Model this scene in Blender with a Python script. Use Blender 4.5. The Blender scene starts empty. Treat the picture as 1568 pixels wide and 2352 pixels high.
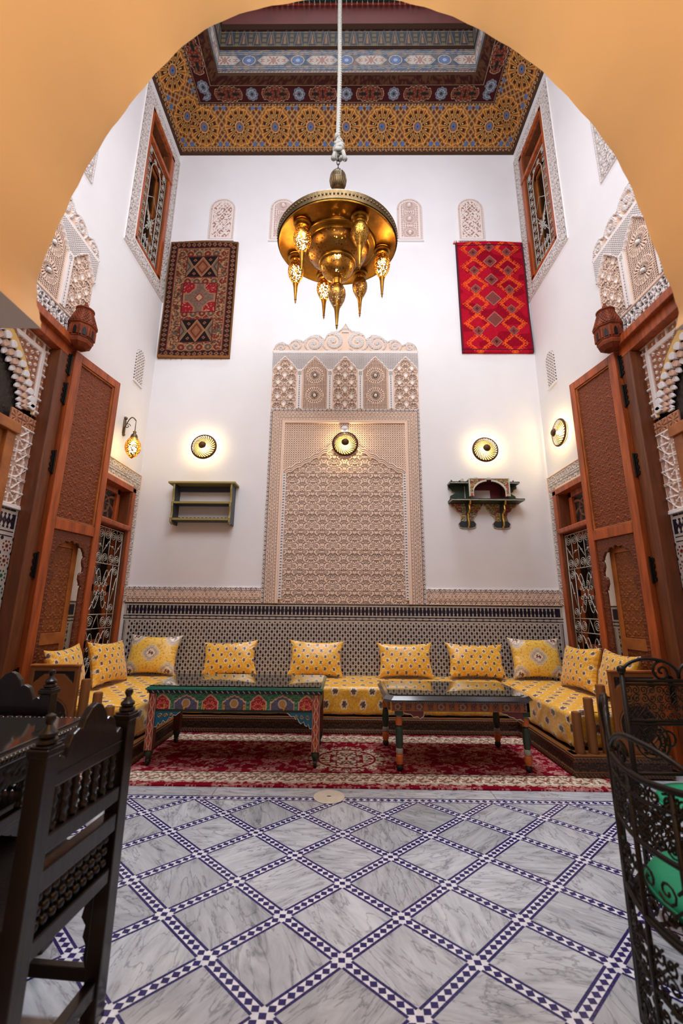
import bpy, bmesh, math, random
import numpy as np
from mathutils import Vector, Matrix
random.seed(7); rng = np.random.default_rng(7)
PI = math.pi
SC = bpy.context.scene
COL = SC.collection
# ---------------------------------------------------------------- room size
XL, XR, D, H = -2.669, 2.606, 5.15, 8.22
YF = 1.1                       # courtyard face of the arch wall
XC = -0.02

# ---------------------------------------------------------------- colour + materials
def lin(c):
    c = np.asarray(c, float) / 255.0
    return np.where(c <= .04045, c / 12.92, ((c + .055) / 1.055) ** 2.4)

def node(nt, t, **kw):
    n = nt.nodes.new(t)
    for k, v in kw.items():
        if k in n.inputs: n.inputs[k].default_value = v
        else: setattr(n, k, v)
    return n

def mat(name, col=(200, 200, 200), rough=.5, metal=0., var=.0, vscale=3., bump=0., bscale=40., attr=False,
        coat=0., col2=None, stretch=None, spec=.5, sheen=0., emis=None, estr=0.):
    m = bpy.data.materials.new(name); m.use_nodes = True
    nt = m.node_tree; b = nt.nodes['Principled BSDF']; L = nt.links.new
    b.inputs['Roughness'].default_value = rough
    b.inputs['Metallic'].default_value = metal
    b.inputs['Specular IOR Level'].default_value = spec
    b.inputs['Coat Weight'].default_value = coat
    b.inputs['Coat Roughness'].default_value = .08
    b.inputs['Sheen Weight'].default_value = sheen
    c = (*lin(col), 1)
    tc = node(nt, 'ShaderNodeTexCoord')
    mp = node(nt, 'ShaderNodeMapping'); L(tc.outputs['Object'], mp.inputs['Vector'])
    if stretch: mp.inputs['Scale'].default_value = stretch
    if attr:
        a = node(nt, 'ShaderNodeVertexColor', layer_name='Col'); src = a.outputs['Color']
    else:
        r = node(nt, 'ShaderNodeRGB'); r.outputs[0].default_value = c; src = r.outputs[0]
    if var > 0 or col2 is not None:
        n = node(nt, 'ShaderNodeTexNoise', Scale=vscale, Detail=6., Roughness=.6); L(mp.outputs[0], n.inputs['Vector'])
        rp = node(nt, 'ShaderNodeValToRGB')
        rp.color_ramp.elements[0].position = .35; rp.color_ramp.elements[1].position = .68
        L(n.outputs['Fac'], rp.inputs['Fac'])
        mx = node(nt, 'ShaderNodeMixRGB')
        if col2 is not None:
            L(src, mx.inputs['Color1']); mx.inputs['Color2'].default_value = (*lin(col2), 1); L(rp.outputs[0], mx.inputs['Fac'])
        else:
            mx.blend_type = 'MULTIPLY'; mx.inputs['Fac'].default_value = var; L(src, mx.inputs['Color1']); L(rp.outputs[0], mx.inputs['Color2'])
        src = mx.outputs[0]
    L(src, b.inputs['Base Color'])
    if bump > 0:
        n2 = node(nt, 'ShaderNodeTexNoise', Scale=bscale, Detail=5.); L(mp.outputs[0], n2.inputs['Vector'])
        bp = node(nt, 'ShaderNodeBump', Strength=bump, Distance=.004); L(n2.outputs['Fac'], bp.inputs['Height'])
        L(bp.outputs[0], b.inputs['Normal'])
    if emis:
        b.inputs['Emission Color'].default_value = (*lin(emis), 1); b.inputs['Emission Strength'].default_value = estr
    return m

def pierced(name, col, scale, thr, rough=.35, lattice=False):
    """brass sheet with real punched holes (transparent where punched)"""
    m = mat(name, col, rough=rough, metal=1., bump=.3, bscale=60.)
    nt = m.node_tree; L = nt.links.new; b = nt.nodes['Principled BSDF']; out = nt.nodes['Material Output']
    tc = nt.nodes['Texture Coordinate']
    v = node(nt, 'ShaderNodeTexVoronoi', Scale=scale); L(tc.outputs['Object'], v.inputs['Vector'])
    lt = node(nt, 'ShaderNodeMath', operation='LESS_THAN'); L(v.outputs['Distance'], lt.inputs[0]); lt.inputs[1].default_value = thr
    tr = node(nt, 'ShaderNodeBsdfTransparent'); mx = node(nt, 'ShaderNodeMixShader')
    L(lt.outputs[0], mx.inputs[0]); L(b.outputs[0], mx.inputs[1]); L(tr.outputs[0], mx.inputs[2]); L(mx.outputs[0], out.inputs['Surface'])
    return m

def emit(name, col, s):
    m = bpy.data.materials.new(name); m.use_nodes = True; nt = m.node_tree; nt.nodes.clear()
    e = node(nt, 'ShaderNodeEmission', Color=(*lin(col), 1), Strength=s); o = node(nt, 'ShaderNodeOutputMaterial')
    nt.links.new(e.outputs[0], o.inputs['Surface']); return m

def glassmat(name, col=(225, 235, 232)):
    m = mat(name, col, rough=.02, spec=.9); b = m.node_tree.nodes['Principled BSDF']
    b.inputs['Transmission Weight'].default_value = 1.; b.inputs['IOR'].default_value = 1.5
    return m

MAT = dict(
 plaster=mat('white_plaster', (230, 227, 229), .85, var=.06, vscale=1.2, bump=.25, bscale=9.),
 ochre=mat('ochre_plaster', (234, 200, 152), .7, var=.05, vscale=1.5, bump=.5, bscale=5.),
 attr=mat('painted_plaster', attr=True, rough=.8, bump=.15, bscale=60.),
 ceil=mat('painted_ceiling', attr=True, rough=.85, spec=.12),
 glareplate=mat('sconce_glare_plate', (196, 168, 112), .7),
 paint=mat('painted_wood', attr=True, rough=.45, bump=.1, bscale=80.),
 carve=mat('carved_cedar', attr=True, rough=.5, var=.12, vscale=14., bump=.3, bscale=90.),
 wool=mat('woven_wool', attr=True, rough=.95, bump=.8, bscale=260., spec=.1),
 pile=mat('carpet_pile', attr=True, rough=.95, bump=.9, bscale=300., spec=.1),
 satin=mat('brocade_satin', attr=True, rough=.36, bump=.35, bscale=130., spec=.7, sheen=.2),
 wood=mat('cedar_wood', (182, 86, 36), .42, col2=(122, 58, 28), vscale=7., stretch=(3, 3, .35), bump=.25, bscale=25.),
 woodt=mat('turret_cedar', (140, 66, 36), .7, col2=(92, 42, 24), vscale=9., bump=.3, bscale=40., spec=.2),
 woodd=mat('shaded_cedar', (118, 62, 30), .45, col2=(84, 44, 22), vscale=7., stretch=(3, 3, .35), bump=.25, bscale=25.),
 amber=mat('amber_cedar', (176, 104, 48), .4, col2=(130, 70, 30), vscale=5., bump=.3, bscale=40.),
 dark=mat('black_walnut', (26, 18, 16), .3, col2=(14, 11, 10), vscale=8., stretch=(2, 2, .4), bump=.25, bscale=30., coat=.3),
 bronze=mat('bronze_paint', (132, 84, 46), .38, metal=.45, bump=.15, bscale=60.),
 iron=mat('wrought_iron', (44, 38, 34), .45, metal=.7, bump=.3, bscale=60.),
 silver=mat('silver_painted_iron', (178, 176, 168), .5, metal=.25, bump=.2, bscale=70.),
 hinge=mat('black_hinge_iron', (18, 16, 16), .5, metal=.6),
 brass=mat('aged_brass', (176, 126, 48), .3, metal=1., var=.5, vscale=9., bump=.35, bscale=30.),
 brassd=mat('dark_brass', (120, 100, 72), .45, metal=1., var=.4, vscale=12., bump=.5, bscale=70.),
 brassp=pierced('pierced_brass', (176, 132, 60), 85., .36),
 brassf=pierced('filigree_brass', (196, 144, 62), 95., .34),
 brassb=pierced('bowl_brass', (150, 106, 52), 42., .28),
 copper=mat('sconce_copper', (84, 56, 34), .55, metal=.6),
 rope=mat('grey_rope', (150, 146, 138), .9, bump=.9, bscale=60.),
 navy=mat('navy_glaze', (34, 30, 96), .22, var=.4, vscale=30.),
 ink=mat('ink_glaze', (26, 25, 46), .3, var=.4, vscale=30.),
 wtile=mat('white_glaze', (220, 220, 226), .25, var=.25, vscale=25.),
 ctile=mat('cream_glaze', (190, 181, 172), .35, var=.2, vscale=30.),
 rtile=mat('red_glaze', (110, 36, 30), .3), gtile=mat('green_glaze', (26, 92, 56), .3), btile=mat('grey_glaze', (112, 110, 118), .3),
 grout=mat('grout', (160, 154, 150), .8),
 black=mat('black_rubber', (22, 22, 22), .5),
 green=mat('green_lacquer', (22, 104, 86), .25, coat=.4),
 dgreen=mat('dark_green_paint', (38, 56, 42), .4), cushg=mat('green_cushion', (8, 142, 98), .6, var=.12, vscale=4., bump=.2, bscale=60.),
 orange=mat('orange_paint', (186, 96, 40), .4), greyp=mat('grey_paint', (150, 150, 140), .45),
 dkred=mat('dark_red_paint', (96, 34, 28), .45),
 pink=mat('pink_plaster', (214, 178, 158), .85, bump=.2, bscale=20.),
 stone=mat('pale_stone', (206, 194, 176), .5, var=.15, vscale=20.),
 gold=mat('gold_paint', (196, 150, 62), .4, metal=.5),
 olive=mat('olive_paint', (146, 130, 66), .5), slate=mat('slate_paint', (58, 62, 72), .5),
 maroon=mat('maroon_paint', (104, 24, 34), .6),
 interior=mat('unlit_interior', (40, 34, 30), .9),  # dark colour stands in for unlit space behind openings
 glass=glassmat('clear_glass'),
 tabletop=mat('dark_tabletop', (46, 44, 40), .1, coat=1., spec=.8),
 bulb=emit('warm_bulb', (255, 214, 140), 60.), bulbs=emit('sconce_bulb', (255, 226, 158), 520.), bulbl=emit('lantern_bulb', (255, 210, 130), 110.),
 redb=mat('red_band', (150, 52, 34), .6, var=.2), roofg=mat('green_roof_tile', (24, 56, 48), .3),
)

def marble():
    m = bpy.data.materials.new('grey_marble'); m.use_nodes = True; nt = m.node_tree; L = nt.links.new
    b = nt.nodes['Principled BSDF']; b.inputs['Roughness'].default_value = .22; b.inputs['Specular IOR Level'].default_value = .6
    tc = node(nt, 'ShaderNodeTexCoord'); a = node(nt, 'ShaderNodeVertexColor', layer_name='Col')
    sp = node(nt, 'ShaderNodeSeparateColor'); L(a.outputs['Color'], sp.inputs[0])
    ang = node(nt, 'ShaderNodeMath', operation='MULTIPLY'); L(sp.outputs[1], ang.inputs[0]); ang.inputs[1].default_value = 3.
    rot = node(nt, 'ShaderNodeVectorRotate', rotation_type='Z_AXIS'); L(tc.outputs['Object'], rot.inputs['Vector']); L(ang.outputs[0], rot.inputs['Angle'])
    mp = node(nt, 'ShaderNodeMapping'); mp.inputs['Scale'].default_value = (1.6, 6.5, 1); L(rot.outputs[0], mp.inputs['Vector'])
    w = node(nt, 'ShaderNodeMath', operation='MULTIPLY'); L(sp.outputs[0], w.inputs[0]); w.inputs[1].default_value = 40.
    n = node(nt, 'ShaderNodeTexNoise', noise_dimensions='4D', Scale=2.6, Detail=9., Roughness=.62, Distortion=1.1)
    L(mp.outputs[0], n.inputs['Vector']); L(w.outputs[0], n.inputs['W'])
    rp = node(nt, 'ShaderNodeValToRGB'); e = rp.color_ramp.elements
    e[0].position = .30; e[0].color = (*lin((112, 116, 122)), 1); e[1].position = .62; e[1].color = (*lin((188, 191, 197)), 1)
    q = rp.color_ramp.elements.new(.42); q.color = (*lin((164, 167, 173)), 1)
    L(n.outputs['Fac'], rp.inputs['Fac'])
    # thin dark veins
    n2 = node(nt, 'ShaderNodeTexNoise', noise_dimensions='4D', Scale=1.7, Detail=7., Roughness=.55, Distortion=1.6)
    L(mp.outputs[0], n2.inputs['Vector']); L(w.outputs[0], n2.inputs['W'])
    s = node(nt, 'ShaderNodeMath', operation='SUBTRACT'); L(n2.outputs['Fac'], s.inputs[0]); s.inputs[1].default_value = .5
    ab = node(nt, 'ShaderNodeMath', operation='ABSOLUTE'); L(s.outputs[0], ab.inputs[0])
    r2 = node(nt, 'ShaderNodeValToRGB'); f = r2.color_ramp.elements; f[0].position = 0; f[0].color = (.35, .35, .37, 1); f[1].position = .022; f[1].color = (1, 1, 1, 1)
    L(ab.outputs[0], r2.inputs['Fac'])
    mx = node(nt, 'ShaderNodeMixRGB', blend_type='MULTIPLY'); mx.inputs['Fac'].default_value = .7; L(rp.outputs[0], mx.inputs['Color1']); L(r2.outputs[0], mx.inputs['Color2'])
    m2 = node(nt, 'ShaderNodeMixRGB', blend_type='MULTIPLY'); m2.inputs['Fac'].default_value = 1.
    t = node(nt, 'ShaderNodeMapRange'); L(sp.outputs[2], t.inputs[0]); t.inputs['To Min'].default_value = .74; t.inputs['To Max'].default_value = 1.05
    L(mx.outputs[0], m2.inputs['Color1']); L(t.outputs[0], m2.inputs['Color2']); L(m2.outputs[0], b.inputs['Base Color'])
    return m
MAT['marble'] = marble()

# ---------------------------------------------------------------- object helpers
WL = {}                                                   # world location of parents at build time
def tag(o, label=None, cat=None, group=None, kind=None):
    if label: o['label'] = label
    if cat: o['category'] = cat
    if group: o['group'] = group
    if kind: o['kind'] = kind
    return o
def thing(name, label=None, cat=None, loc=(0, 0, 0), group=None, kind=None):
    o = bpy.data.objects.new(name, None); COL.objects.link(o); o.location = loc; o.empty_display_size = .05
    WL[o.name] = np.array(loc, float); return tag(o, label, cat, group, kind)
def link(name, me, mats, parent=None, shift=None):
    o = bpy.data.objects.new(name, me); COL.objects.link(o)
    for m in (mats if isinstance(mats, (list, tuple)) else [mats]): me.materials.append(MAT[m] if isinstance(m, str) else m)
    if parent is not None: o.parent = parent
    WL[o.name] = np.zeros(3) if shift is None else shift
    return o
def kids(o): return [c for c in bpy.data.objects if c.parent == o]
def copy_tree(o, parent=None):
    c = o.copy(); COL.objects.link(c); c.parent = parent
    for k in kids(o): copy_tree(k, c)
    return c

def np_mesh(name, V, Q, mat_, parent=None, colors=None, smooth=True):
    pw = WL[parent.name] if parent is not None else np.zeros(3)
    V = np.asarray(V, float) - pw; Q = np.asarray(Q, np.int32)
    me = bpy.data.meshes.new(name); nv, nf = len(V), len(Q)
    me.vertices.add(nv); me.vertices.foreach_set('co', V.astype(np.float32).ravel())
    me.loops.add(nf * 4); me.loops.foreach_set('vertex_index', Q.ravel())
    me.polygons.add(nf); me.polygons.foreach_set('loop_start', np.arange(nf, dtype=np.int32) * 4)
    try: me.polygons.foreach_set('loop_total', np.full(nf, 4, np.int32))
    except Exception: pass
    me.update(calc_edges=True); me.validate()
    if colors is not None:
        c = lin(np.clip(colors, 0, 255)); ca = me.color_attributes.new('Col', 'FLOAT_COLOR', 'POINT')
        ca.data.foreach_set('color', np.concatenate([c, np.ones((nv, 1))], 1).astype(np.float32).ravel())
    if smooth: me.polygons.foreach_set('use_smooth', np.ones(nf, bool))
    return link(name, me, mat_, parent, pw)

class Fr:
    def __init__(s, o, U, V, W): s.o, s.U, s.V, s.W = [np.array(a, float) for a in (o, U, V, W)]
    def __call__(s, u, v, w):
        u, v, w = np.broadcast_arrays(np.asarray(u, float), np.asarray(v, float), np.asarray(w, float))
        return s.o + u[..., None] * s.U + v[..., None] * s.V + w[..., None] * s.W
FB = Fr((0, D, 0), (1, 0, 0), (0, 0, 1), (0, -1, 0))                 # back wall: u = x, v = z
FL = Fr((XL, 0, 0), (0, 1, 0), (0, 0, 1), (1, 0, 0))                 # left wall: u = y
FRt = Fr((XR, 0, 0), (0, 1, 0), (0, 0, 1), (-1, 0, 0))               # right wall: u = y
ID = Fr((0, 0, 0), (1, 0, 0), (0, 1, 0), (0, 0, 1))
SIDE = {-1: FL, 1: FRt}

def relief(name, fr, u0, u1, v0, v1, step, func, mat_='attr', parent=None, mask=None, back=.0004, smooth=False):
    """grid surface with height and colour given per point; masked cells are cut away; edges get real thickness"""
    nu = max(2, int(round((u1 - u0) / step))) + 1; nv = max(2, int(round((v1 - v0) / step))) + 1
    U, V = np.meshgrid(np.linspace(u0, u1, nu), np.linspace(v0, v1, nv), indexing='ij')
    h, c = func(U, V); h = np.broadcast_to(h, U.shape)
    P = fr(U, V, h).reshape(-1, 3); C = np.broadcast_to(c, U.shape + (3,)).reshape(-1, 3).astype(float)
    idx = np.arange(nu * nv).reshape(nu, nv)
    Q = np.stack([idx[:-1, :-1], idx[1:, :-1], idx[1:, 1:], idx[:-1, 1:]], -1).reshape(-1, 4)
    if mask is not None:
        uc = (U[:-1, :-1] + U[1:, 1:]) / 2; vc = (V[:-1, :-1] + V[1:, 1:]) / 2
        Q = Q[mask(uc, vc).reshape(-1)]
    E = np.concatenate([Q[:, [0, 1]], Q[:, [1, 2]], Q[:, [2, 3]], Q[:, [3, 0]]])
    key = np.sort(E, 1); key = key[:, 0].astype(np.int64) * (nu * nv) + key[:, 1]
    _, inv, cnt = np.unique(key, return_inverse=True, return_counts=True)
    B = E[cnt[inv] == 1]
    if back is not None and len(B):
        bv = np.unique(B); m = {int(a): i for i, a in enumerate(bv)}; n0 = len(P)
        Pb = fr(U.reshape(-1)[bv], V.reshape(-1)[bv], back)
        P = np.concatenate([P, Pb]); C = np.concatenate([C, C[bv]])
        mp = np.zeros(n0, int); mp[bv] = np.arange(len(bv)) + n0
        Q = np.concatenate([Q, np.stack([B[:, 1], B[:, 0], mp[B[:, 0]], mp[B[:, 1]]], -1)])
    used = np.unique(Q); rm = np.zeros(len(P), int); rm[used] = np.arange(len(used))
    return np_mesh(name, P[used], rm[Q], mat_, parent, C[used], smooth)

class MB:
    """collects shapes and links them as ONE mesh"""
    def __init__(s): s.V, s.F, s.M, s.n = [], [], [], 0
    def add(s, v, f, mi=0):
        v = np.asarray(v, float).reshape(-1, 3); s.V.append(v); n = s.n
        s.F += [[i + n for i in q] for q in f]; s.M += [mi] * len(f); s.n += len(v); return s
    def box(s, x0, x1, y0, y1, z0, z1, mi=0, fr=ID):
        p = [(x, y, z) for x in (x0, x1) for y in (y0, y1) for z in (z0, z1)]; p = np.array(p)
        return s.add(fr(p[:, 0], p[:, 1], p[:, 2]), [(0, 1, 3, 2), (4, 6, 7, 5), (0, 4, 5, 1), (2, 3, 7, 6), (0, 2, 6, 4), (1, 5, 7, 3)], mi)
    def prism(s, poly, w0, w1, fr=ID, mi=0):
        p = np.array(poly, float); n = len(p)
        a = fr(p[:, 0], p[:, 1], w0); b = fr(p[:, 0], p[:, 1], w1)
        f = [list(range(n))[::-1], list(range(n, 2 * n))] + [[i, (i + 1) % n, n + (i + 1) % n, n + i] for i in range(n)]
        return s.add(np.concatenate([a, b]), f, mi)
    def flat(s, poly, w=0, fr=ID, mi=0):
        p = np.array(poly, float); return s.add(fr(p[:, 0], p[:, 1], w), [list(range(len(p)))], mi)
    def lathe(s, prof, c=(0, 0, 0), n=20, mi=0, fr=ID, caps=True, a0=0, a1=2 * PI):
        full = abs(a1 - a0 - 2 * PI) < 1e-6; m = n if full else n + 1
        th = a0 + (a1 - a0) * np.arange(m) / n; v = []
        for r, z in prof: v.append(fr(c[0] + r * np.cos(th), c[1] + r * np.sin(th), c[2] + z + 0 * th))
        f = []
        for i in range(len(prof) - 1):
            for j in range(n):
                k = (j + 1) % m; f.append((i * m + j, i * m + k, (i + 1) * m + k, (i + 1) * m + j))
        if caps and full:
            if prof[0][0] > 1e-5: f.append(list(range(m))[::-1])
            if prof[-1][0] > 1e-5: f.append([(len(prof) - 1) * m + j for j in range(m)])
        return s.add(np.concatenate(v), f, mi)
    def tube(s, pts, r, n=6, mi=0, closed=False):
        P = np.asarray(pts, float); k = len(P)
        R = np.broadcast_to(np.asarray(r, float), (k,))
        T = np.gradient(P, axis=0) if not closed else np.roll(P, -1, 0) - np.roll(P, 1, 0)
        T /= np.linalg.norm(T, axis=1)[:, None] + 1e-12
        ref = np.array([0, 0, 1.]) if abs(T[0][2]) < .9 else np.array([1., 0, 0])
        N = np.cross(T[0], ref); N /= np.linalg.norm(N); th = 2 * PI * np.arange(n) / n; v = []
        for i in range(k):
            N = N - T[i] * (N @ T[i]); N /= np.linalg.norm(N) + 1e-12; B = np.cross(T[i], N)
            v.append(P[i] + R[i] * (np.cos(th)[:, None] * N + np.sin(th)[:, None] * B))
        f = [(i * n + j, i * n + (j + 1) % n, ((i + 1) % k) * n + (j + 1) % n, ((i + 1) % k) * n + j) for i in range(k if closed else k - 1) for j in range(n)]
        if not closed: f += [list(range(n))[::-1], [(k - 1) * n + j for j in range(n)]]
        return s.add(np.concatenate(v), f, mi)
    def ball(s, c, r, n=10, mi=0, sq=(1, 1, 1)):
        prof = [(max(1e-4, math.sin(PI * i / n)) * r, -math.cos(PI * i / n) * r) for i in range(n + 1)]
        m = MB().lathe(prof, n=n + 2, caps=False); v = m.V[0] * np.array(sq) + np.array(c); return s.add(v, m.F, mi)
    def build(s, name, mats, parent=None, smooth=False, bevel=0, recalc=True, attr=None):
        pw = WL[parent.name] if parent is not None else np.zeros(3)
        V = np.concatenate(s.V) - pw
        me = bpy.data.meshes.new(name); me.from_pydata(V.tolist(), [], s.F); me.update()
        me.polygons.foreach_set('material_index', np.array(s.M, np.int32))
        if attr is not None:
            ca = me.color_attributes.new('Col', 'FLOAT_COLOR', 'POINT')
            ca.data.foreach_set('color', np.concatenate([attr, np.ones((len(V), 1))], 1).astype(np.float32).ravel())
        if recalc:
            bm = bmesh.new(); bm.from_mesh(me); bmesh.ops.recalc_face_normals(bm, faces=bm.faces); bm.to_mesh(me); bm.free()
        if smooth:
            me.polygons.foreach_set('use_smooth', np.ones(len(me.polygons), bool))
            if smooth == 'auto':
                try: me.set_sharp_from_angle(angle=.7)
                except Exception: pass
        o = link(name, me, mats, parent, pw)
        if bevel:
            b = o.modifiers.new('bevel', 'BEVEL'); b.width = bevel; b.segments = 2; b.limit_method = 'ANGLE'
        return o

def spiral(c, r, turns=1.6, a0=0, sgn=1, n=26, rin=.12):
    t = np.linspace(0, 1, n); th = a0 + sgn * t * turns * 2 * PI; rr = r * (1 - t * (1 - rin))
    return np.stack([c[0] + rr * np.cos(th), c[1] + rr * np.sin(th)], 1)

# ---------------------------------------------------------------- pattern helpers (numpy, metres in, 0..1 out)
def sm(a, b, x): t = np.clip((x - a) / (b - a + 1e-12), 0, 1); return t * t * (3 - 2 * t)
def line(d, w, s=.0015): return 1 - sm(w - s, w + s, np.abs(d))
def mixc(a, b, t): t = np.asarray(t)[..., None]; return np.asarray(a, float) * (1 - t) + np.asarray(b, float) * t
def full(U, c): return np.broadcast_to(np.asarray(c, float), U.shape + (3,)).copy()
def fr_(x): return x - np.floor(x)
def hsh(a, b, k=0): 
    v = np.sin(a * 127.1 + b * 311.7 + k * 74.7) * 43758.5453; return v - np.floor(v)
def vnoise(U, V, s, k=0):
    x, y = U / s, V / s; i, j = np.floor(x), np.floor(y); f, g = x - i, y - j; f = f * f * (3 - 2 * f); g = g * g * (3 - 2 * g)
    return (hsh(i, j, k) * (1 - f) + hsh(i + 1, j, k) * f) * (1 - g) + (hsh(i, j + 1, k) * (1 - f) + hsh(i + 1, j + 1, k) * f) * g
ARCS = []
for _cx, _cy, _r in ((.5, .14, .30), (.5, .47, .30), (.5, .80, .30), (0., .30, .22), (1., .32, .20), (0., .66, .22), (1., .64, .20), (0., .98, .20), (1., .98, .22)):
    _s = _cx * 7 + _cy * 11; ARCS += [(_cx, _cy, _r, _s % 6.28, _s % 6.28 + 4.3), (_cx, _cy, _r * .62, (_s + 2.4) % 6.28, (_s + 2.4) % 6.28 + 3.6), (_cx, _cy, _r * .22, 0, 6.3)]
ARCS += [(.22, .32, .15, .3, 2.6), (.78, .31, .15, .6, 2.9), (.24, .64, .15, 3.4, 5.8), (.77, .65, .15, 3.2, 5.6), (.25, .0, .16, .2, 2.8), (.75, .98, .15, 3.4, 6.0)]
def arab(U, V, pu, pv, w, soft=.0015):
    """1 on raised arabesque stems, 0 in the cut grooves"""
    b0 = V / pv; row = np.floor(b0); b = b0 - row; x = fr_(U / pu); a = np.abs(x - .5) * 2
    X = a * pu / 2; k = pu / 2; Y = b * pv; d = np.full(U.shape, 9.); sc = pv / k / 1.85
    for cx, cy, r, a0, a1 in ARCS:
        for oy in (0, 1, -1):
            if oy and not (-.2 < cy + oy < 1.2): continue
            dx, dy = X - cx * k, (Y - (cy + oy) * pv) / sc; th = np.arctan2(dy, dx)
            ok = (np.mod(th - a0, 2 * PI) < (a1 - a0))
            d = np.minimum(d, np.where(ok, np.abs(np.hypot(dx, dy) - r * k), 9.))
    return sm(w - soft, w + soft, d)
def chain(U, V, v0, v1, p):
    """interlaced oval chain inside the band v0..v1 -> raised amount"""
    m = (v0 + v1) / 2; A = (v1 - v0) / 2; y = V - m
    s = np.maximum(line(y - A * .8 * np.sin(2 * PI * U / p), A * .16), line(y + A * .8 * np.sin(2 * PI * U / p), A * .16))
    s = np.maximum(s, line(y - A * .42 * np.sin(4 * PI * U / p + PI / 2), A * .10)); s = np.maximum(s, line(y + A * .42 * np.sin(4 * PI * U / p + PI / 2), A * .10))
    return np.maximum(s, line(np.abs(y) - A, A * .12))
def dots(U, V, p, r): 
    a, b = fr_(U / p) - .5, fr_(V / p) - .5; return 1 - sm(r - .08, r + .08, np.hypot(a, b))
def dashes(U, V, vm, p, w):
    x = fr_(U / p) - .5; y = V - vm
    cross = line(np.abs(x) * p - np.abs(y) , w * .35) * (np.abs(x) * p < w * 1.2)
    return np.maximum(cross, line(y, w * .25) * (np.abs(x) > .28) * (np.abs(np.abs(y) - w * .5) < w))
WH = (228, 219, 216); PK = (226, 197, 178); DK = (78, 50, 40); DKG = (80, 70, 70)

def gridlines(a, b):
    return np.maximum(a, b)
def rosette(x, y, R, n):
    """petalled sun rosette: raised amount"""
    r = np.hypot(x, y) / R; th = np.arctan2(y, x); f = np.abs(fr_(th * n / (2 * PI)) - .5) * 2
    p = (f > .35 + .25 * (r < .5)) * (r > .28) * (r < .97); ring = line(r - .99, .05, .02) + line(r - .62, .03, .02); return np.clip(p + ring, 0, 1), r

# ================================================================= ROOM SHELL
b = MB(); T = .25
def wallbox(name, x0, x1, y0, y1, z0, z1, m='plaster'):
    o = MB().box(x0, x1, y0, y1, z0, z1).build(name, m); return tag(o, kind='structure')
wallbox('wall_back', XL - T, XR + T, D, D + T, -.1, H + 2.2)
# side walls have openings for the upper window and for the far door
def side_wall(s):
    X0, X1 = (XL - T, XL) if s < 0 else (XR, XR + T); m = MB()
    ys = [YF, 2.02, 3.40, 4.25, 5.03, D]
    m.box(X0, X1, -2.4, 2.00, -.1, H + 2.2)                       # near the viewer
    m.box(X0, X1, 2.00, 3.40, 3.55, H + 2.2)                      # above the big portal
    m.box(X0, X1, 3.40, 4.28, -.1, H + 2.2)
    m.box(X0, X1, 4.28, 4.96, 2.63, 5.69); m.box(X0, X1, 4.28, 4.96, 7.84, H + 2.2)
    m.box(X0, X1, 4.96, 5.03, 2.63, H + 2.2); m.box(X0, X1, 5.03, D, -.1, H + 2.2)
    tag(m.build('wall_left' if s < 0 else 'wall_right', 'plaster'), kind='structure')
side_wall(-1); side_wall(1)

# the ochre arch the viewer stands in (a deep vaulted passage)
ARCH = [(-.93, 2.02), (-.955, 2.10), (-.965, 2.23), (-.94, 2.42), (-.89, 2.60), (-.80, 2.85), (-.70, 3.07), (-.56, 3.26), (-.38, 3.385), (-.2, 3.44), (0., 3.465),
        (.2, 3.435), (.36, 3.37), (.52, 3.245), (.69, 3.08), (.81, 2.88), (.90, 2.66), (.955, 2.44), (.985, 2.22), (1.0, 2.08), (.985, 2.02)]
def smooth_poly(P, k=5):
    P = np.array(P); out = []
    for i in range(len(P) - 1):
        p0, p1, p2, p3 = P[max(i - 1, 0)], P[i], P[i + 1], P[min(i + 2, len(P) - 1)]
        for j in range(k):
            t = j / k; out.append(.5 * ((2 * p1) + (-p0 + p2) * t + (2 * p0 - 5 * p1 + 4 * p2 - p3) * t * t + (-p0 + 3 * p1 - 3 * p2 + p3) * t ** 3))
    out.append(P[-1]); return np.array(out)
A = smooth_poly(ARCH, 6); nA = len(A)
jit = np.array([(.0022 * math.sin(i * 1.7) + .005 * math.sin(i * .37 + 1)) for i in range(nA)])
nrm = np.gradient(A, axis=0); nrm = np.stack([nrm[:, 1], -nrm[:, 0]], 1); nrm /= np.linalg.norm(nrm, axis=1)[:, None]
jit[:2] = 0; jit[-2:] = 0; Aj = A + nrm * jit[:, None]
m = MB(); ydep = [YF, YF - .03, .7, .2, -.4, -1.2, -2.2]; v = []
for k, y in enumerate(ydep):
    off = 0 if k == 0 else .004
    P = Aj + nrm * (-.0) if k == 0 else A - nrm * 0
    v.append(np.stack([P[:, 0], np.full(nA, y), P[:, 1]], 1))
f = [(k * nA + i, k * nA + i + 1, (k + 1) * nA + i + 1, (k + 1) * nA + i) for k in range(len(ydep) - 1) for i in range(nA - 1)]
ms = MB().add(np.concatenate(v), f, 0)
for side in (0, 1):                                            # courtyard face + rear face of the arch wall
    y = (YF, -2.2)[side]
    top = [(XR, H + 2.2), (XL, H + 2.2)]; left = [(XL, 2.02)]; right = [(XR, 2.02)]
    half = nA // 2; P = Aj if side == 0 else A
    L_ = [(XL, 2.02)] + [tuple(p) for p in P[:half + 1]] + [(P[half][0], 4.6), (XL, 4.6)]
    R_ = [tuple(p) for p in P[half:]] + [(XR, 2.02), (XR, 4.6), (P[half][0], 4.6)]
    for q in (L_, R_): m.add([(a, y, c) for a, c in q], [list(range(len(q)))], 0)
for x0, x1 in ((XL, A[0][0]), (A[-1][0], XR)): m.add([(x0, YF, 2.02), (x1, YF, 2.02), (x1, -2.2, 2.02), (x0, -2.2, 2.02)], [(0, 1, 2, 3)], 0)
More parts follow.
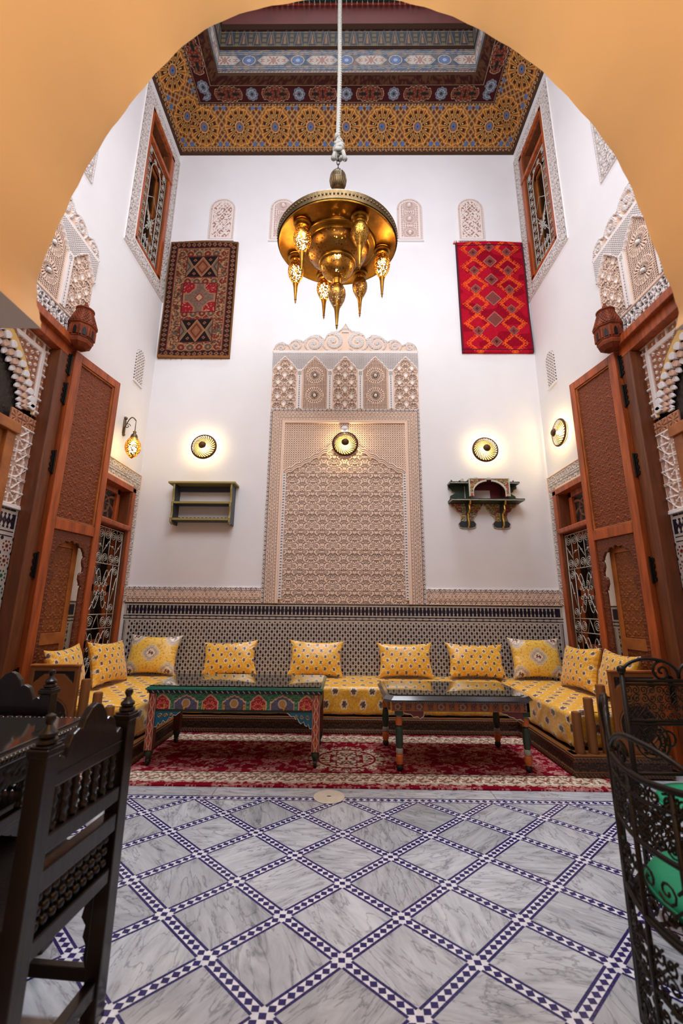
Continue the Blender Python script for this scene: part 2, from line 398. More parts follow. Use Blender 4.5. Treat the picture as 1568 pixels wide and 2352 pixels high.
m.box(XL, -1.7, YF - .2, YF, 4.6, H + 2.2); m.box(1.65, XR, YF - .2, YF, 4.6, H + 2.2); m.box(-1.7, 1.65, YF - .2, YF, 7.6, H + 2.2); m.box(XL, XR, YF - .2, YF, 4.5, 4.6)
m.box(XL, -1.35, -2.2, YF - .1, -.1, 2.02, 0); m.box(1.40, XR, -2.2, YF - .1, -.1, 2.02, 0)
wfr = tag(m.build('wall_front', ['plaster', 'ochre'], recalc=False), kind='structure'); ms.build('arch_soffit', 'ochre', wfr, smooth=True, recalc=False)
wallbox('wall_rear', XL, XR, -2.45, -2.2, -.1, 3.9, 'ochre')

# ---------------------------------------------------------------- floor: marble squares in a diagonal mosaic lattice
LX0, LY0, LA, LB = -.4766, 3.0124, .2368, .208
fl = MB(); tint = []
def fadd(poly, mi, z=0., t=(0, 0, 0)):
    fl.flat(poly, z, ID, mi); tint.extend([t] * len(poly))
fl.box(XL - .3, XR + .3, -2.5, D + .2, -.1, -.004, 2); tint.extend([(0, 0, 0)] * 8)
e1 = np.array([LA, -LB]); e2 = np.array([-LA, -LB]); side = float(np.hypot(LA, LB)); sn = math.sin(2 * math.atan2(LB, LA))
hw = .026 / sn / side          # half strip width in lattice units
ed = .0105 / sn / side         # navy edge width
def P2(a, c): return np.array([LX0, LY0]) + a * e1 + c * e2
def clipy(poly, ymax=LY0 - .030):
    out = []
    for i in range(len(poly)):
        p, q = poly[i], poly[(i + 1) % len(poly)]
        if p[1] <= ymax: out.append(p)
        if (p[1] - ymax) * (q[1] - ymax) < 0: t = (ymax - p[1]) / (q[1] - p[1]); out.append(p + t * (q - p))
    return out
def put(poly, mi, t=(0, 0, 0)):
    c = np.mean(poly, 0)
    if not (-2.5 < c[0] < 2.5 and -.2 < c[1]): return
    if any(p[1] > LY0 - .03 for p in poly): poly = clipy(poly)
    if len(poly) >= 3: fadd(poly, mi, 0., t)
NN = 15; nd = 9
for i in range(-NN, NN * 2):
    for j in range(-NN, NN * 2):
        if not (-2.8 < P2(i, j)[0] < 2.8 and -.6 < P2(i, j)[1] < LY0 + .35): continue
        g = .0
        put([P2(i + hw, j + hw), P2(i + 1 - hw, j + hw), P2(i + 1 - hw, j + 1 - hw), P2(i + hw, j + 1 - hw)], 0, (random.random(), random.random(), random.random()))
        for ax in (0, 1):
            Q = (lambda s, t: P2(i + s, j + t)) if ax == 0 else (lambda s, t: P2(i + t, j + s))
            s0, s1 = hw, 1 - hw; k = 10
            for sg in (-1, 1):
                for q in range(k):
                    a0 = s0 + (s1 - s0) * (q + .03) / k; a1 = s0 + (s1 - s0) * (q + .97) / k
                    put([Q(a0, sg * hw), Q(a1, sg * hw), Q(a1, sg * (hw - ed)), Q(a0, sg * (hw - ed))], 1)
            put([Q(s0, -hw + ed), Q(s1, -hw + ed), Q(s1, hw - ed), Q(s0, hw - ed)], 3)
        put([P2(i - hw, j - hw), P2(i + hw, j - hw), P2(i + hw, j + hw), P2(i - hw, j + hw)], 3)
# navy diamonds sit a hair above the white strip
for i in range(-NN, NN * 2):
    for j in range(-NN, NN * 2):
        if not (-2.8 < P2(i, j)[0] < 2.8 and -.6 < P2(i, j)[1] < LY0 + .3): continue
        for ax in (0, 1):
            Q = (lambda s, t: P2(i + s, j + t)) if ax == 0 else (lambda s, t: P2(i + t, j + s))
            for q in range(0 if ax == 0 else 1, nd):
                c = q / nd; r = .5 / nd * .93; w = hw - ed
                pl = [Q(c - r, 0), Q(c, -w), Q(c + r, 0), Q(c, w)]
                if all(p[1] < LY0 - .03 for p in pl) and -2.5 < pl[0][0] < 2.5 and pl[0][1] > -.2: fadd(pl, 1, .0004)
# straight border strip, then plain marble slabs out to the sofa
yb0, yb1 = LY0 - .030, LY0 + .026
fadd([(-2.66, yb0), (2.6, yb0), (2.6, yb0 + .010), (-2.66, yb0 + .010)], 1); fadd([(-2.66, yb1 - .010), (2.6, yb1 - .010), (2.6, yb1), (-2.66, yb1)], 1)
fadd([(-2.66, yb0 + .010), (2.6, yb0 + .010), (2.6, yb1 - .010), (-2.66, yb1 - .010)], 3)
for q in range(120):
    c = -2.64 + q * .0437; fadd([(c - .020, (yb0 + yb1) / 2), (c, yb0 + .011), (c + .020, (yb0 + yb1) / 2), (c, yb1 - .011)], 1, .0004)
xs = [-2.66, -1.75, -.86, .06, .99, 1.9, 2.6]
for a_, c_ in zip(xs[:-1], xs[1:]):
    for y0, y1 in ((yb1 + .002, 3.9), (3.903, 5.15)): fadd([(a_ + .0015, y0), (c_ - .0015, y0), (c_ - .0015, y1), (a_ + .0015, y1)], 0, 0, (random.random(), .0, random.random()))
for s in (-1, 1):
    x0, x1 = (-2.66, -2.5) if s < 0 else (2.5, 2.6); fadd([(x0, -.2), (x1, -.2), (x1, yb0), (x0, yb0)], 0, 0, (.3, .5, .5))
fadd([(-2.66, -2.3), (2.6, -2.3), (2.6, -.2), (-2.66, -.2)], 0, 0, (.3, .5, .5))
o = fl.build('floor', ['marble', 'navy', 'grout', 'wtile'], recalc=False, attr=np.array(tint)); tag(o, kind='structure')

# ---------------------------------------------------------------- zellige dado
def dado(name, fr, u0, u1, v1=1.243, v0=.0, parent=None, edge=True):
    m = MB(); w0, w = .008, .0088
    m.box(u0, u1, v0, v1, .0, w0, 0, fr)
    def R(a, c, p, q, mi): m.flat([(a, p), (c, p), (c, q), (a, q)], w, fr, mi)
    top = v1; R(u0, u1, top - .016, top - .006, 1)
    # band of interlocking pines
    b1, b0 = top - .034, top - .134; R(u0 + .03, u1 - .03, b0, b1, 1); pd = .0462; n = int((u1 - u0 - .07) / pd)
    for k in range(n):
        c = u0 + .045 + k * pd
        for sg, base in ((1, b0), (-1, b1)):
            sh = [(-.008, 0), (-.004, .006), (-.010, .016), (-.008, .027), (-.003, .033), (-.0045, .038), (0, .045), (.0045, .038), (.003, .033), (.008, .027), (.010, .016), (.004, .006), (.008, 0)]
            m.flat([(c + a, base + sg * q) for a, q in sh], w + .0006, fr, 0)
        cc = c + pd / 2; mid = (b0 + b1) / 2
        m.flat([(c - .006, mid), (c, mid - .006), (c + .006, mid), (c, mid + .006)], w + .0006, fr, 0) if k % 2 else m.flat([(c - .005, mid), (c, mid - .005), (c + .005, mid), (c, mid + .005)], w + .0006, fr, 2)
    # bead chain
    t = top - .150; R(u0, u1, t - .012, t, 1); R(u0, u1, t - .044, t - .034, 1)
    p2 = .080
    for k in range(int((u1 - u0) / p2)):
        c = u0 + .04 + k * p2; q = t - .023
        R(c + .028, c + .052, q - .0105, q + .0105, 1) if False else None
        for sx in (-1, 1): m.flat([(c + sx * .022, q - .011), (c + sx * .04, q - .003), (c + sx * .04, q - .011)], w, fr, 1); m.flat([(c + sx * .022, q + .011), (c + sx * .04, q + .003), (c + sx * .04, q + .011)], w, fr, 1)
    # honeycomb of lozenges
    f1 = t - .058; px, py = .0625, .0385
    if edge:
        for a in (u0 + .012, u1 - .022): R(a, a + .010, v0, f1, 1)
        for a in (u0 + .032, u1 - .037): R(a, a + .004, v0, f1, 1)
    ua, ub = (u0 + .05, u1 - .05) if edge else (u0, u1)
    rows = int((f1 - v0) / py); vstart = f1 - .006
    for r in range(rows):
        c0 = ua + px * .5 * (1 + (r % 2)); vv = vstart - r * py
        n = int((ub - c0) / px) + 1
        for k in range(n):
            c = c0 + k * px
            if c + .014 > ub: continue
            if r == 0: m.flat([(c - .013, vv), (c, vv - .022), (c + .013, vv)], w, fr, 1)
            else: m.flat([(c - .0145, vv), (c, vv - .0235), (c + .0145, vv), (c, vv + .0235)], w, fr, 1)
            d = c + px / 2
            if d + .009 < ub and r: m.flat([(d - .0085, vv), (d, vv - .0065), (d + .0085, vv), (d, vv + .0065)], w, fr, 1 if (k + r) % 3 else 2)
    return m.build(name, ['ctile', 'ink', 'dkred'], parent, recalc=False)
o = dado('trim_1', FB, XL, XR, v0=.35); tag(o, 'navy and cream mosaic tile dado along the back wall behind the sofa', kind='structure')
for s in (-1, 1):
    o = dado('trim_2' if s < 0 else 'trim_3', SIDE[s], 3.53, 4.20, v0=.3)
    tag(o, kind='structure')

# ---------------------------------------------------------------- carved plaster: band above the dado
def band_func(v0, v1, pink=True):
    P = PK if pink else WH
    def f(U, V):
        h = v1 - v0; e = np.minimum(V - v0, v1 - V)
        r = chain(U, V, v0 + .045, v1 - .045, .11); r = np.maximum(r, 1 - dots(U, V, .0125, .34) * (1 - r))
        r = np.where(e < .045, 1, r); r = r * (1 - line(e - .042, .0028)); 
        dsh = dashes(U, V, v1 - .022, .062, .012) + dashes(U, V, v0 + .022, .062, .012); r = r * (1 - np.clip(dsh, 0, 1) * (e < .036) * .85)
        base = full(U, P); base[V > v1 - .036] = WH if pink else WH
        return .012 + .010 * r, mixc(DK if pink else DKG, base, r)
    return f
for k, (a, c) in enumerate(((XL + .001, XC - 1.0), (XC + 1.0, XR - .001))):
    o = relief('trim_%d' % (4 + k), FB, a, c, 1.243, 1.434, .006, band_func(1.243, 1.434)); tag(o, kind='structure')

# ---------------------------------------------------------------- arcade with five niches + scrolled crown (used on three walls)
NW = .172
def niche_top(d): q = np.clip(np.abs(d) / NW, 0, 1); return .555 + .215 * (1 - q) ** .85 + .010 * np.abs(np.sin(4.5 * PI * q)) * (q > .05)
def arcade_func(u, v):
    k = np.clip(np.round(u / .415), -2, 2); d = u - k * .415
    top = niche_top(d); inside = (np.abs(d) < NW) & (v < top)
    dist = np.where(inside, np.minimum(NW - np.abs(d), top - v), 1.)
    # outside: white lattice above, chained colonnettes below
    la = 1 - np.maximum(dots(u, v + .004, .0235, .27), dots(u + .0117, v + .0157, .0235, .20)); la = np.where(v > .835, 1, la)
    edge = np.minimum(np.abs(np.abs(d) - NW) , 1); edge = np.where(v < .555, np.abs(np.abs(d) - NW), np.abs(v - top) * .6)
    la = np.maximum(la, (edge < .012) * (v < .80)); la = np.where((v < .50), 1 - line(np.abs(np.abs(d) - .2075) , .0045) * (np.sin(v * 190) > -.3), la)
    out_c = mixc(DKG, WH, la)
    # niche type A: pink stems with white lozenge windows
    a = np.maximum(arab(d, v, .190, .215, .0024), .15)
    row = np.round((v - .085) / .108); off = np.where(row % 2 == 0, 0, .5); xx = np.abs(fr_(d / .172 + off + .5) - .5) * .172; yy = np.abs(v - .085 - row * .108)
    lz = (xx / .021 + (yy / .034) ** 1.6) ; hole = lz < 1; rim = (lz >= 1) & (lz < 1.7); ok = (v < .69)
    a = np.where(rim & ok, 1, a); ca = mixc(DK, PK, a); ca[hole & ok] = (240, 238, 236); ha = .004 + .012 * a; ha = np.where(hole & ok, .002, ha)
    # niche type B: pierced lattice with two sun rosettes
    lb = 1 - dots(d, v, .0215, .33) ; cb0 = lb
    hb = .004 + .012 * lb; kn = np.zeros(u.shape)
    for cy in (.205, .505):
        r, q = rosette(d, v - cy, .118, 24); sel = q < 1.02
        lb = np.where(sel, r, lb); hb = np.where(sel, .004 + .014 * r, hb); kn = np.maximum(kn, (q < .19)); hb = np.where(q < .19, .03 * np.sqrt(np.clip(1 - (q / .19) ** 2, 0, 1)) + .01, hb)
    cb = mixc(DK, PK, lb); cb[kn > .5] = (236, 232, 228)
    isA = (np.abs(k) % 2 == 0)
    cin = np.where(isA[..., None], ca, cb); hin = np.where(isA, ha, hb)
    rim2 = dist < .011; cin = np.where(rim2[..., None], np.array(PK) * 1.0, cin); hin = np.where(rim2, .012, hin)
    h = np.where(inside, hin, .036 - .008 * (1 - la)); c = np.where(inside[..., None], cin, out_c)
    return h, c
CROWN = [(0, .455), (.04, .38), (.09, .335), (.135, .325), (.20, .315), (.262, .27), (.285, .20), (.31, .215), (.36, .262), (.42, .268), (.50, .24), (.56, .19), (.585, .165), (.64, .19), (.69, .193), (.745, .165), (.79, .11), (.82, .12), (.87, .150), (.93, .138), (.975, .10), (1.0, .03), (1.01, 0)]
CIRC = [(.172, .165, .158), (.440, .130, .132), (.690, .098, .098), (.895, .068, .068)]
def crown_mask(u, v): 
    a = np.array(CROWN); return v < np.interp(np.abs(u), a[:, 0], a[:, 1])
def crown_func(u, v):
    x = np.abs(u); a = np.array(CROWN); top = np.interp(x, a[:, 0], a[:, 1])
    h = np.full(u.shape, .012); w = np.zeros(u.shape)
    for cx, cy, R in CIRC:
        dx, dy = x - cx, v - cy; r = np.hypot(dx, dy) / R; th = np.arctan2(dy, -dx) / (2 * PI)
        ph = fr_(r * 1.75 - th * 1.0 + .12); s = (r < 1.02) & (ph < .58) & (r > .10); w = np.maximum(w, s)
        w = np.maximum(w, (r < .16)); grv = ((r < 1.02) & (np.abs(ph - .29) < .05) & (r > .25)); w = w * (1 - .0 * grv)
    w = np.maximum(w, (top - v < .022)); w = np.maximum(w, v < .016)
    w = np.maximum(w, (np.abs(x - .0) < .05) & (v > .30) & (top - v > .03) & (fr_(v * 14) < .5))
    dk = dots(u + v * .5, v, .0165, .26) * w * (v > .02)
    return .014 + .022 * w - .008 * dk, mixc(mixc(PK, WH, w), DKG, dk * .9)
def offset_func(fn, cu, v0): return lambda U, V: fn(U - cu, V - v0)
def offset_mask(fn, cu, v0): return lambda U, V: fn(U - cu, V - v0)
def inscription(v0, v1):
    def f(U, V):
        e = np.minimum(V - v0, v1 - V); n = vnoise(U, V, .022, 3) + .6 * vnoise(U * 1.4, V * .7, .012, 5); g = (np.abs(n - .8) < .17) | (fr_(U / .055 + .12 * np.sin(V * 60)) < .22)
        r = np.where(e > .035, g, 1.); r = r * (1 - line(e - .030, .0035)); base = full(U, WH); base[(e < .03)] = PK
        return .014 + .014 * r, mixc((84, 78, 82), base, r)
    return f

# central panel on the back wall
panel = thing('carved_plaster_relief', 'tall pink and white carved plaster panel with scrolled crown, centre of back wall', 'wall panel', (XC, D, 1.243))
def mask_of(fn): return fn
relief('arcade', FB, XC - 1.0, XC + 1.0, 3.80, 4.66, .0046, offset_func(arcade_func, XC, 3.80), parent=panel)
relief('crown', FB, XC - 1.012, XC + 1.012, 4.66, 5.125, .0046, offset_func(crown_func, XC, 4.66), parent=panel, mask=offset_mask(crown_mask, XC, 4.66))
def border_func(U, V):
    x = np.abs(U - XC); top = 3.80; d = np.minimum(1.0 - x, top - V)          # distance in from the outer edge
    s = np.where(1.0 - x < top - V, V, U)                                      # running coordinate
    r = np.ones(U.shape); 
    r = r * (1 - np.clip(dashes(s, d, .016, .058, .011), 0, 1)); r = r * (1 - line(d - .032, .003))
    ch = chain(s, d, .040, .122, .098); ch = np.maximum(ch, 1 - dots(s, d, .0125, .36)); r = np.where((d > .040) & (d < .122), ch, r)
    r = r * (1 - line(d - .130, .003)) * (1 - .8 * line(d - .150, .0028) * (np.sin(s * 160) > -.2)); r = r * (1 - line(d - .164, .002))
    base = full(U, PK); base[d < .031] = WH; base[(d > .165)] = np.array(PK) * 1.03
    h = .012 + .012 * r + .010 * (d > .166) - .006 * line(d - .185, .004)
    return h, mixc(DK, base, r)
def border_mask(U, V): 
    x = np.abs(U - XC); return (np.minimum(1.0 - x, 3.80 - V) < .205)
relief('carved_border', FB, XC - 1.0, XC + 1.0, 1.243, 3.80, .0048, border_func, parent=panel, mask=border_mask)
IW = .797
def lamb(x): q = np.clip(np.abs(x) / IW, 0, 1); return 2.92 + .46 * (1 - q) ** 1.05 + .020 * np.abs(np.sin(7 * PI * q)) * (q > .02)
def field_func(U, V):
    x = U - XC; L = lamb(x); above = V > L; d = np.abs(V - L) * .75
    lat = 1 - np.maximum(dots(x, V, .031, .20), dots(x + .0155, V + .0155, .031, .13)); lat = np.maximum(lat, 0)
    low = arab(x, V, .270, .250, .0026, .0012)
    r = np.where(above, lat, low); rim = (V - L < .0) & (L - V < .075)
    rr = 1 - line(L - V - .022, .004) - line(L - V - .05, .003); r = np.where(rim, rr, r)
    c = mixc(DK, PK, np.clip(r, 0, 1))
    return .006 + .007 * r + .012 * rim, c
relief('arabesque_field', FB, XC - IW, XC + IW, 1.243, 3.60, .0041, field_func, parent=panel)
for s in (-1, 1):
    def cf(U, V):
        y = fr_(V / .036); x = (U - (XC + s * .775)); z = np.abs(x) * 22; r = 1 - line(fr_(y + z) - .5, .16, .1) * (np.abs(x) < .013)
        return .034 + 0 * U - .004 * (1 - r), mixc((70, 62, 62), WH, r)
    relief('colonnette', FB, XC + s * .775 - .019, XC + s * .775 + .019, 1.29, 2.90, .005, cf, parent=panel)
m = MB(); m.lathe([(.05, 0), (.048, .014), (.036, .032), (.018, .042), (.001, .045)], (XC, 3.50, .022), 16, fr=lambda a, c, d: FB(a, c, d)); m.build('round_boss', 'plaster', panel, smooth=True)

# ---------------------------------------------------------------- little arched plaster vents
def vent_shape(hw_, ht):
    def mk(u, v): return (np.abs(u) < hw_) & (v < ht - hw_) | (np.hypot(u, v - (ht - hw_)) < hw_)
    def dist(u, v): return np.where(v < ht - hw_, np.minimum(hw_ - np.abs(u), v), hw_ - np.hypot(u, v - (ht - hw_)))
    return mk, dist
BR = (150, 112, 98)
for k, (cx, kind) in enumerate(((-1.905, 0), (-.985, 1), (.935, 1), (1.86, 0))):
    hw_, ht = .19, .76; mk, ds = vent_shape(hw_, ht)
    def vf(U, V):
        u, v = U - cx, V - 6.545; d = ds(u, v); r = np.ones(U.shape)
        if kind == 0:
            q = .118; a, c = u / q, v / (q * 1.18); n1 = np.abs(fr_(a + c) - .5); n2 = np.abs(fr_(a - c) - .5)
            r = np.maximum(line(n1, .09, .05), line(n2, .09, .05)); w = vnoise(u, v, .017, k) ; r = np.maximum(r, w > .55); m0 = np.maximum(n1, n2) > .40; r = np.where((n1 > .36) & (n2 > .36), 1, r)
        else:
            r = 1 - dots(u, v, .033, .32)
            for cy in (.14, .39, .645):
                g, q = rosette(u, v - cy, .115, 26); r = np.where(q < 1, g * .8, r); r = np.where(q < .27, 1, r)
        r = np.where((d > .006) & (d < .028), fr_((np.where(v < ht - hw_, v, np.arctan2(v - ht + hw_, u) * hw_)) / .022) < .5, r)
        r = np.where((d >= .028) & (d < .05), 1., r); r = np.where(d <= .006, 1., r)
        h = .012 + .010 * r
        if kind == 1:
            for cy in (.14, .39, .645): q = np.hypot(u, v - cy) / .03; h = np.where(q < 1, .02 + .03 * np.sqrt(np.clip(1 - q * q, 0, 1)), h)
        return h, mixc(BR, (224, 208, 202), np.clip(r, 0, 1))
    nm = ['leftmost arched plaster vent with diamond lattice, above the dark brown kilim', 'arched plaster vent with sun rosettes partly behind the chandelier at its left', 'arched plaster vent with three sun rosettes just right of the chandelier', 'rightmost arched plaster vent with diamond lattice, above the red kilim'][k]
    o = relief('plaster_vent', FB, cx - hw_, cx + hw_, 6.545, 6.545 + ht, .0055, vf, mask=lambda U, V: mk(U - cx, V - 6.545)); tag(o, nm, 'wall vent', 'arched plaster vents high on the back wall')
    m = MB(); m.box(cx - hw_ - .01, cx + hw_ + .01, 6.525, 6.545, 0, .03, 0, FB); m.build('sill', 'plaster', o)
for s in (-1, 1):
    cy, hw_, ht = 4.77, .10, .46; z0 = 3.965; mk, ds = vent_shape(hw_, ht)
    def vf(U, V):
        u, v = U - cy, V - z0; n = dots(u, v, .042, .30); n2 = dots(u + .021, v + .021, .042, .20); r = 1 - np.maximum(n, n2)
        return .006 + .012 * r, mixc((92, 74, 66), (232, 226, 224), r)
    o = relief('plaster_vent', SIDE[s], cy - hw_, cy + hw_, z0, z0 + ht, .0055, vf, mask=lambda U, V: mk(U - cy, V - z0))
    tag(o, 'small white arched pierced vent on the %s, %s' % (('left wall', 'above the hanging lantern') if s < 0 else ('right wall', 'above the round lamp')), 'wall vent', 'arched pierced vents on the side walls')
    m = MB(); m.box(cy - hw_ - .01, cy + hw_ + .01, z0 - .02, z0, 0, .02, 0, SIDE[s]); m.build('sill', 'plaster', o)

# ---------------------------------------------------------------- painted cedar ceiling: cove, friezes and the light well
PROF = [(0., -.035), (.025, -.03), (.03, .0), (.41, .42), (.42, .405), (.66, .385), (.67, .36), (.80, .33), (.815, .36), (.80, .42), (.80, .83), (.77, .86), (.77, .90), (.80, .905), (.80, 1.20), (.75, 1.22), (.75, 1.34), (.80, 1.36), (.80, 1.75)]
OR_, BRN, TAN, BLU, MRN = (186, 120, 56), (74, 38, 26), (150, 104, 64), (84, 112, 158), (92, 30, 24)
def ceil_color(x, s, band):
    """x runs along the wall from its middle, s is the arc length inside the band"""
    if band == 'cove':
        p = .55; L = .59; u = (fr_(x / p + .5) - .5) * p; v = s - L * .50; r = np.hypot(u, v); th = np.arctan2(v, u)
        c = full(x, (132, 86, 46)); 
        n = (vnoise(u.round(4) * 0 + np.abs(u), v, .035, 4) + 0)
        ss = s; ux = np.abs(u)
        # outer star knots
        for q, w in ((.5, .0), (.5, .5)):
            pass
        g1 = np.abs(fr_((ux + ss) / .092) - .5); g2 = np.abs(fr_((ux - ss) / .092) - .5)
        c = mixc(c, (100, 52, 34), (np.maximum(g1, g2) < .26)); ln = np.maximum(line(g1 - .5, .055, .03), line(g2 - .5, .055, .03)); c = mixc(c, (216, 152, 80), ln * .95)
        c = mixc(c, (196, 178, 150), np.maximum(line(g1 - .38, .022, .02), line(g2 - .38, .022, .02)) * .6)
        inr = r < .235; f = np.abs(fr_(th * 12 / (2 * PI)) - .5) * 2        # 0 in the petal middle
        pet = np.clip(1 - f / .62, 0, 1); cc = full(x, (150, 92, 42))
        cc = mixc(cc, (62, 30, 24), ((r > .075) & (r < .185) & (f < .50))); cc = mixc(cc, (214, 178, 110), ((r > .10) & (r < .150) & (f < .22))); cc = mixc(cc, (96, 44, 28), ((r > .115) & (r < .138) & (f < .10)))
        cc = mixc(cc, (222, 158, 82), line(f - .66, .10, .06) * (r > .06)); cc = mixc(cc, (222, 158, 82), line(r - .205 - .02 * f, .006)); cc = mixc(cc, (206, 182, 150), line(r - .065, .004))
        cc = mixc(cc, BLU, (r < .036 * (.8 + .4 * np.abs(np.cos(4 * th))))); cc = mixc(cc, (30, 30, 60), r < .010)
        c = np.where(inr[..., None], cc, c)
        for (a, q) in ((p / 2 - .055, L * .5 + .225), (p / 2 - .055, L * .5 - .205)):
            rr = np.hypot(ux - a, s - q); tt = np.arctan2(s - q, ux - a); c = np.where((rr < .030 * (.7 + .5 * np.abs(np.cos(2.5 * tt))))[..., None], np.array(BLU, float), c)
        e = np.minimum(s, L - s); c = np.where(((e > .006) & (e < .05) & (fr_(x / .092) < .62))[..., None], np.array((70, 34, 28), float), c); c = mixc(c, (214, 152, 78), line(e - .054, .004)); c = mixc(c, (202, 176, 140), line(np.hypot((fr_(x / .092) - .31) * .092, e - .028) - .012, .004))
        return c
    if band == 'flower':
        p = .70; L = .24; u = (fr_(x / p + .5) - .5) * p; v = s - L / 2; c = full(x, (70, 24, 22)); r = np.hypot(u, v); th = np.arctan2(v, u)
        c = np.where((r < .088 * (.86 + .16 * np.abs(np.cos(4 * th))))[..., None], np.array((128, 136, 150), float), c); c = mixc(c, (60, 54, 62), line(np.abs(fr_(th * 8 / (2 * PI)) - .5) - .5, .08, .05) * (r < .075) * (r > .03)); c = mixc(c, (190, 196, 204), line(r - .05, .004))
        c = np.where((r < .022)[..., None], np.array((70, 60, 72), float), c)
        w = np.abs(np.abs(u) - p / 2); q = (w / .215) ** 2 + (v / .098) ** 2; wv = q * (1 + .15 * np.cos(9 * w / .1))
        c = np.where((wv < 1)[..., None], mixc((112, 46, 34), (150, 102, 76), line(vnoise(w, np.abs(v), .022, 7) - .5, .10, .06)), c); c = mixc(c, (206, 178, 150), line(wv - 1, .055, .03)); c = mixc(c, (30, 40, 34), (vnoise(w, np.abs(v), .03, 9) > .68) & (wv < .9))
        return mixc(c, (196, 168, 140), line(np.minimum(s, L - s) - .006, .003))
    if band == 'star':
        p = .70; L = .41; u = (fr_(x / p + .5) - .5) * p; v = s - L / 2; c = full(x, (108, 100, 100)); n1 = vnoise(x, s, .04, 2); c = mixc(c, (74, 84, 108), (n1 > .62)); c = mixc(c, (140, 112, 98), (n1 < .3))
        r = np.hypot(u, v); th = np.arctan2(v, u); w = np.abs(np.abs(u) - p / 2)
        hexd = np.maximum(np.abs(v) / .078, (w + np.abs(v) * .9) / .20); c = np.where((hexd < 1)[..., None], mixc((176, 128, 116), (206, 190, 176), vnoise(w, np.abs(v), .02, 3) > .5), c); c = mixc(c, (190, 186, 178), line(hexd - 1.08, .05, .04))
        st = r < .075 * (.78 + .28 * np.abs(np.cos(4 * th))); c = np.where(st[..., None], mixc((96, 118, 168), (170, 180, 205), r < .03), c); c = mixc(c, (188, 186, 180), line(r - .09, .006))
        for k in (.115, .15): c = mixc(c, (184, 180, 172), line(np.abs(v) - k - .02 * np.abs(fr_(u / .175) - .5), .004))
        return c
    if band == 'niche':
        p = .20; L = .295; u = (fr_(x / p) - .5) * p; v = s / L; c = full(x, (34, 34, 48)); ux = np.abs(u)
        c = np.where((ux > .072)[..., None], mixc((150, 118, 62), (60, 48, 40), fr_(v * 3.2) > .62), c); tri = (v - .1) * .075; c = np.where(((ux < .05 * (1 - v)) & (v < .8) & (v > .15))[..., None], mixc((128, 60, 44), (196, 156, 84), ux < .018 * (1 - v)), c)
        c = mixc(c, (176, 164, 148), line(ux - .05 * (1 - v) - .012, .0035)); c = mixc(c, (168, 150, 128), line(np.abs(v - .5) - .47, .02, .01)); return c
    if band == 'dark': return mixc(full(x, (62, 26, 22)), (96, 62, 40), (vnoise(x, s, .02, 1) > .56))
    if band == 'tri': return mixc(full(x, (76, 30, 24)), (188, 150, 130), np.abs(fr_(x / .036) - .5) * 2 < 1 - (s / .06))
    if band == 'pale': return mixc(full(x, (92, 50, 40)), (170, 150, 138), (np.abs(fr_(x / .09) - .5) * 2 > s / .12) & (vnoise(x, s, .02) > .3))
    if band == 'red': return full(x, (112, 32, 22)) * (.92 + .12 * vnoise(x, s, .1)[..., None])
    return full(x, (82, 58, 44))
BAND = {2: 'cove', 4: 'flower', 6: 'dark', 8: 'tri', 9: 'star', 11: 'dark', 13: 'niche', 15: 'pale', 17: 'red'}
ceil = thing('ceiling', loc=(0, 0, H)); ceil['kind'] = 'structure'
def side_point(w, t, d, e):
    x0, x1, y0, y1 = XL + d, XR - d, YF + d, D - d
    if w == 0: return np.stack([x0 + (x1 - x0) * t, np.full(t.shape, D) - d, H + e], -1), (x0 + (x1 - x0) * t) - (XL + XR) / 2
    if w == 1: return np.stack([np.full(t.shape, XL) + d, y0 + (y1 - y0) * t, H + e], -1), (y0 + (y1 - y0) * t) - (YF + D) / 2
    if w == 2: return np.stack([np.full(t.shape, XR) - d, y0 + (y1 - y0) * t, H + e], -1), (y0 + (y1 - y0) * t) - (YF + D) / 2
    return np.stack([x0 + (x1 - x0) * t, np.full(t.shape, YF) + d, H + e], -1), (x0 + (x1 - x0) * t) - (XL + XR) / 2
names = {2: 'painted_cove', 4: 'flower_frieze', 9: 'star_frieze', 13: 'niche_frieze', 17: 'red_frieze'}
for w in range(4):
    for k in range(len(PROF) - 1):
        (d0, e0), (d1, e1_) = PROF[k], PROF[k + 1]; Lb = math.hypot(d1 - d0, e1_ - e0); big = k in names and k != 17
        st = (.0085 if big else .03) if w < 3 else .06
        n = max(2, int((XR - XL) / st)); mrows = max(1, int(Lb / st)); 
        t, q = np.meshgrid(np.linspace(0, 1, n + 1), np.linspace(0, 1, mrows + 1), indexing='ij')
        P, along = side_point(w, t, d0 + (d1 - d0) * q, e0 + (e1_ - e0) * q)
        c = ceil_color(along, q * Lb, BAND.get(k, 'plain')) * np.ones(t.shape + (3,)); c = c * (.80 if BAND.get(k) == 'star' else .6 if BAND.get(k) in ('niche', 'tri', 'pale') else .84)
        idx = np.arange((n + 1) * (mrows + 1)).reshape(n + 1, mrows + 1)
        Q = np.stack([idx[:-1, :-1], idx[1:, :-1], idx[1:, 1:], idx[:-1, 1:]], -1).reshape(-1, 4)
        np_mesh(names.get(k, 'moulding'), P.reshape(-1, 3), Q, 'ceil', ceil, c.reshape(-1, 3), smooth=False)
# outer lid of the ceiling: closes the gap between cove and walls
m = MB(); zt = H + 1.78
for (x0, x1, y0, y1) in ((XL - T, XL + .80, YF - .1, D + T), (XR - .80, XR + T, YF - .1, D + T), (XL + .80, XR - .80, D - .80, D + T), (XL + .80, XR - .80, YF - .1, YF + .80)): m.box(x0, x1, y0, y1, zt - .03, zt + .1)
m.build('roof_slab', 'redb', ceil)
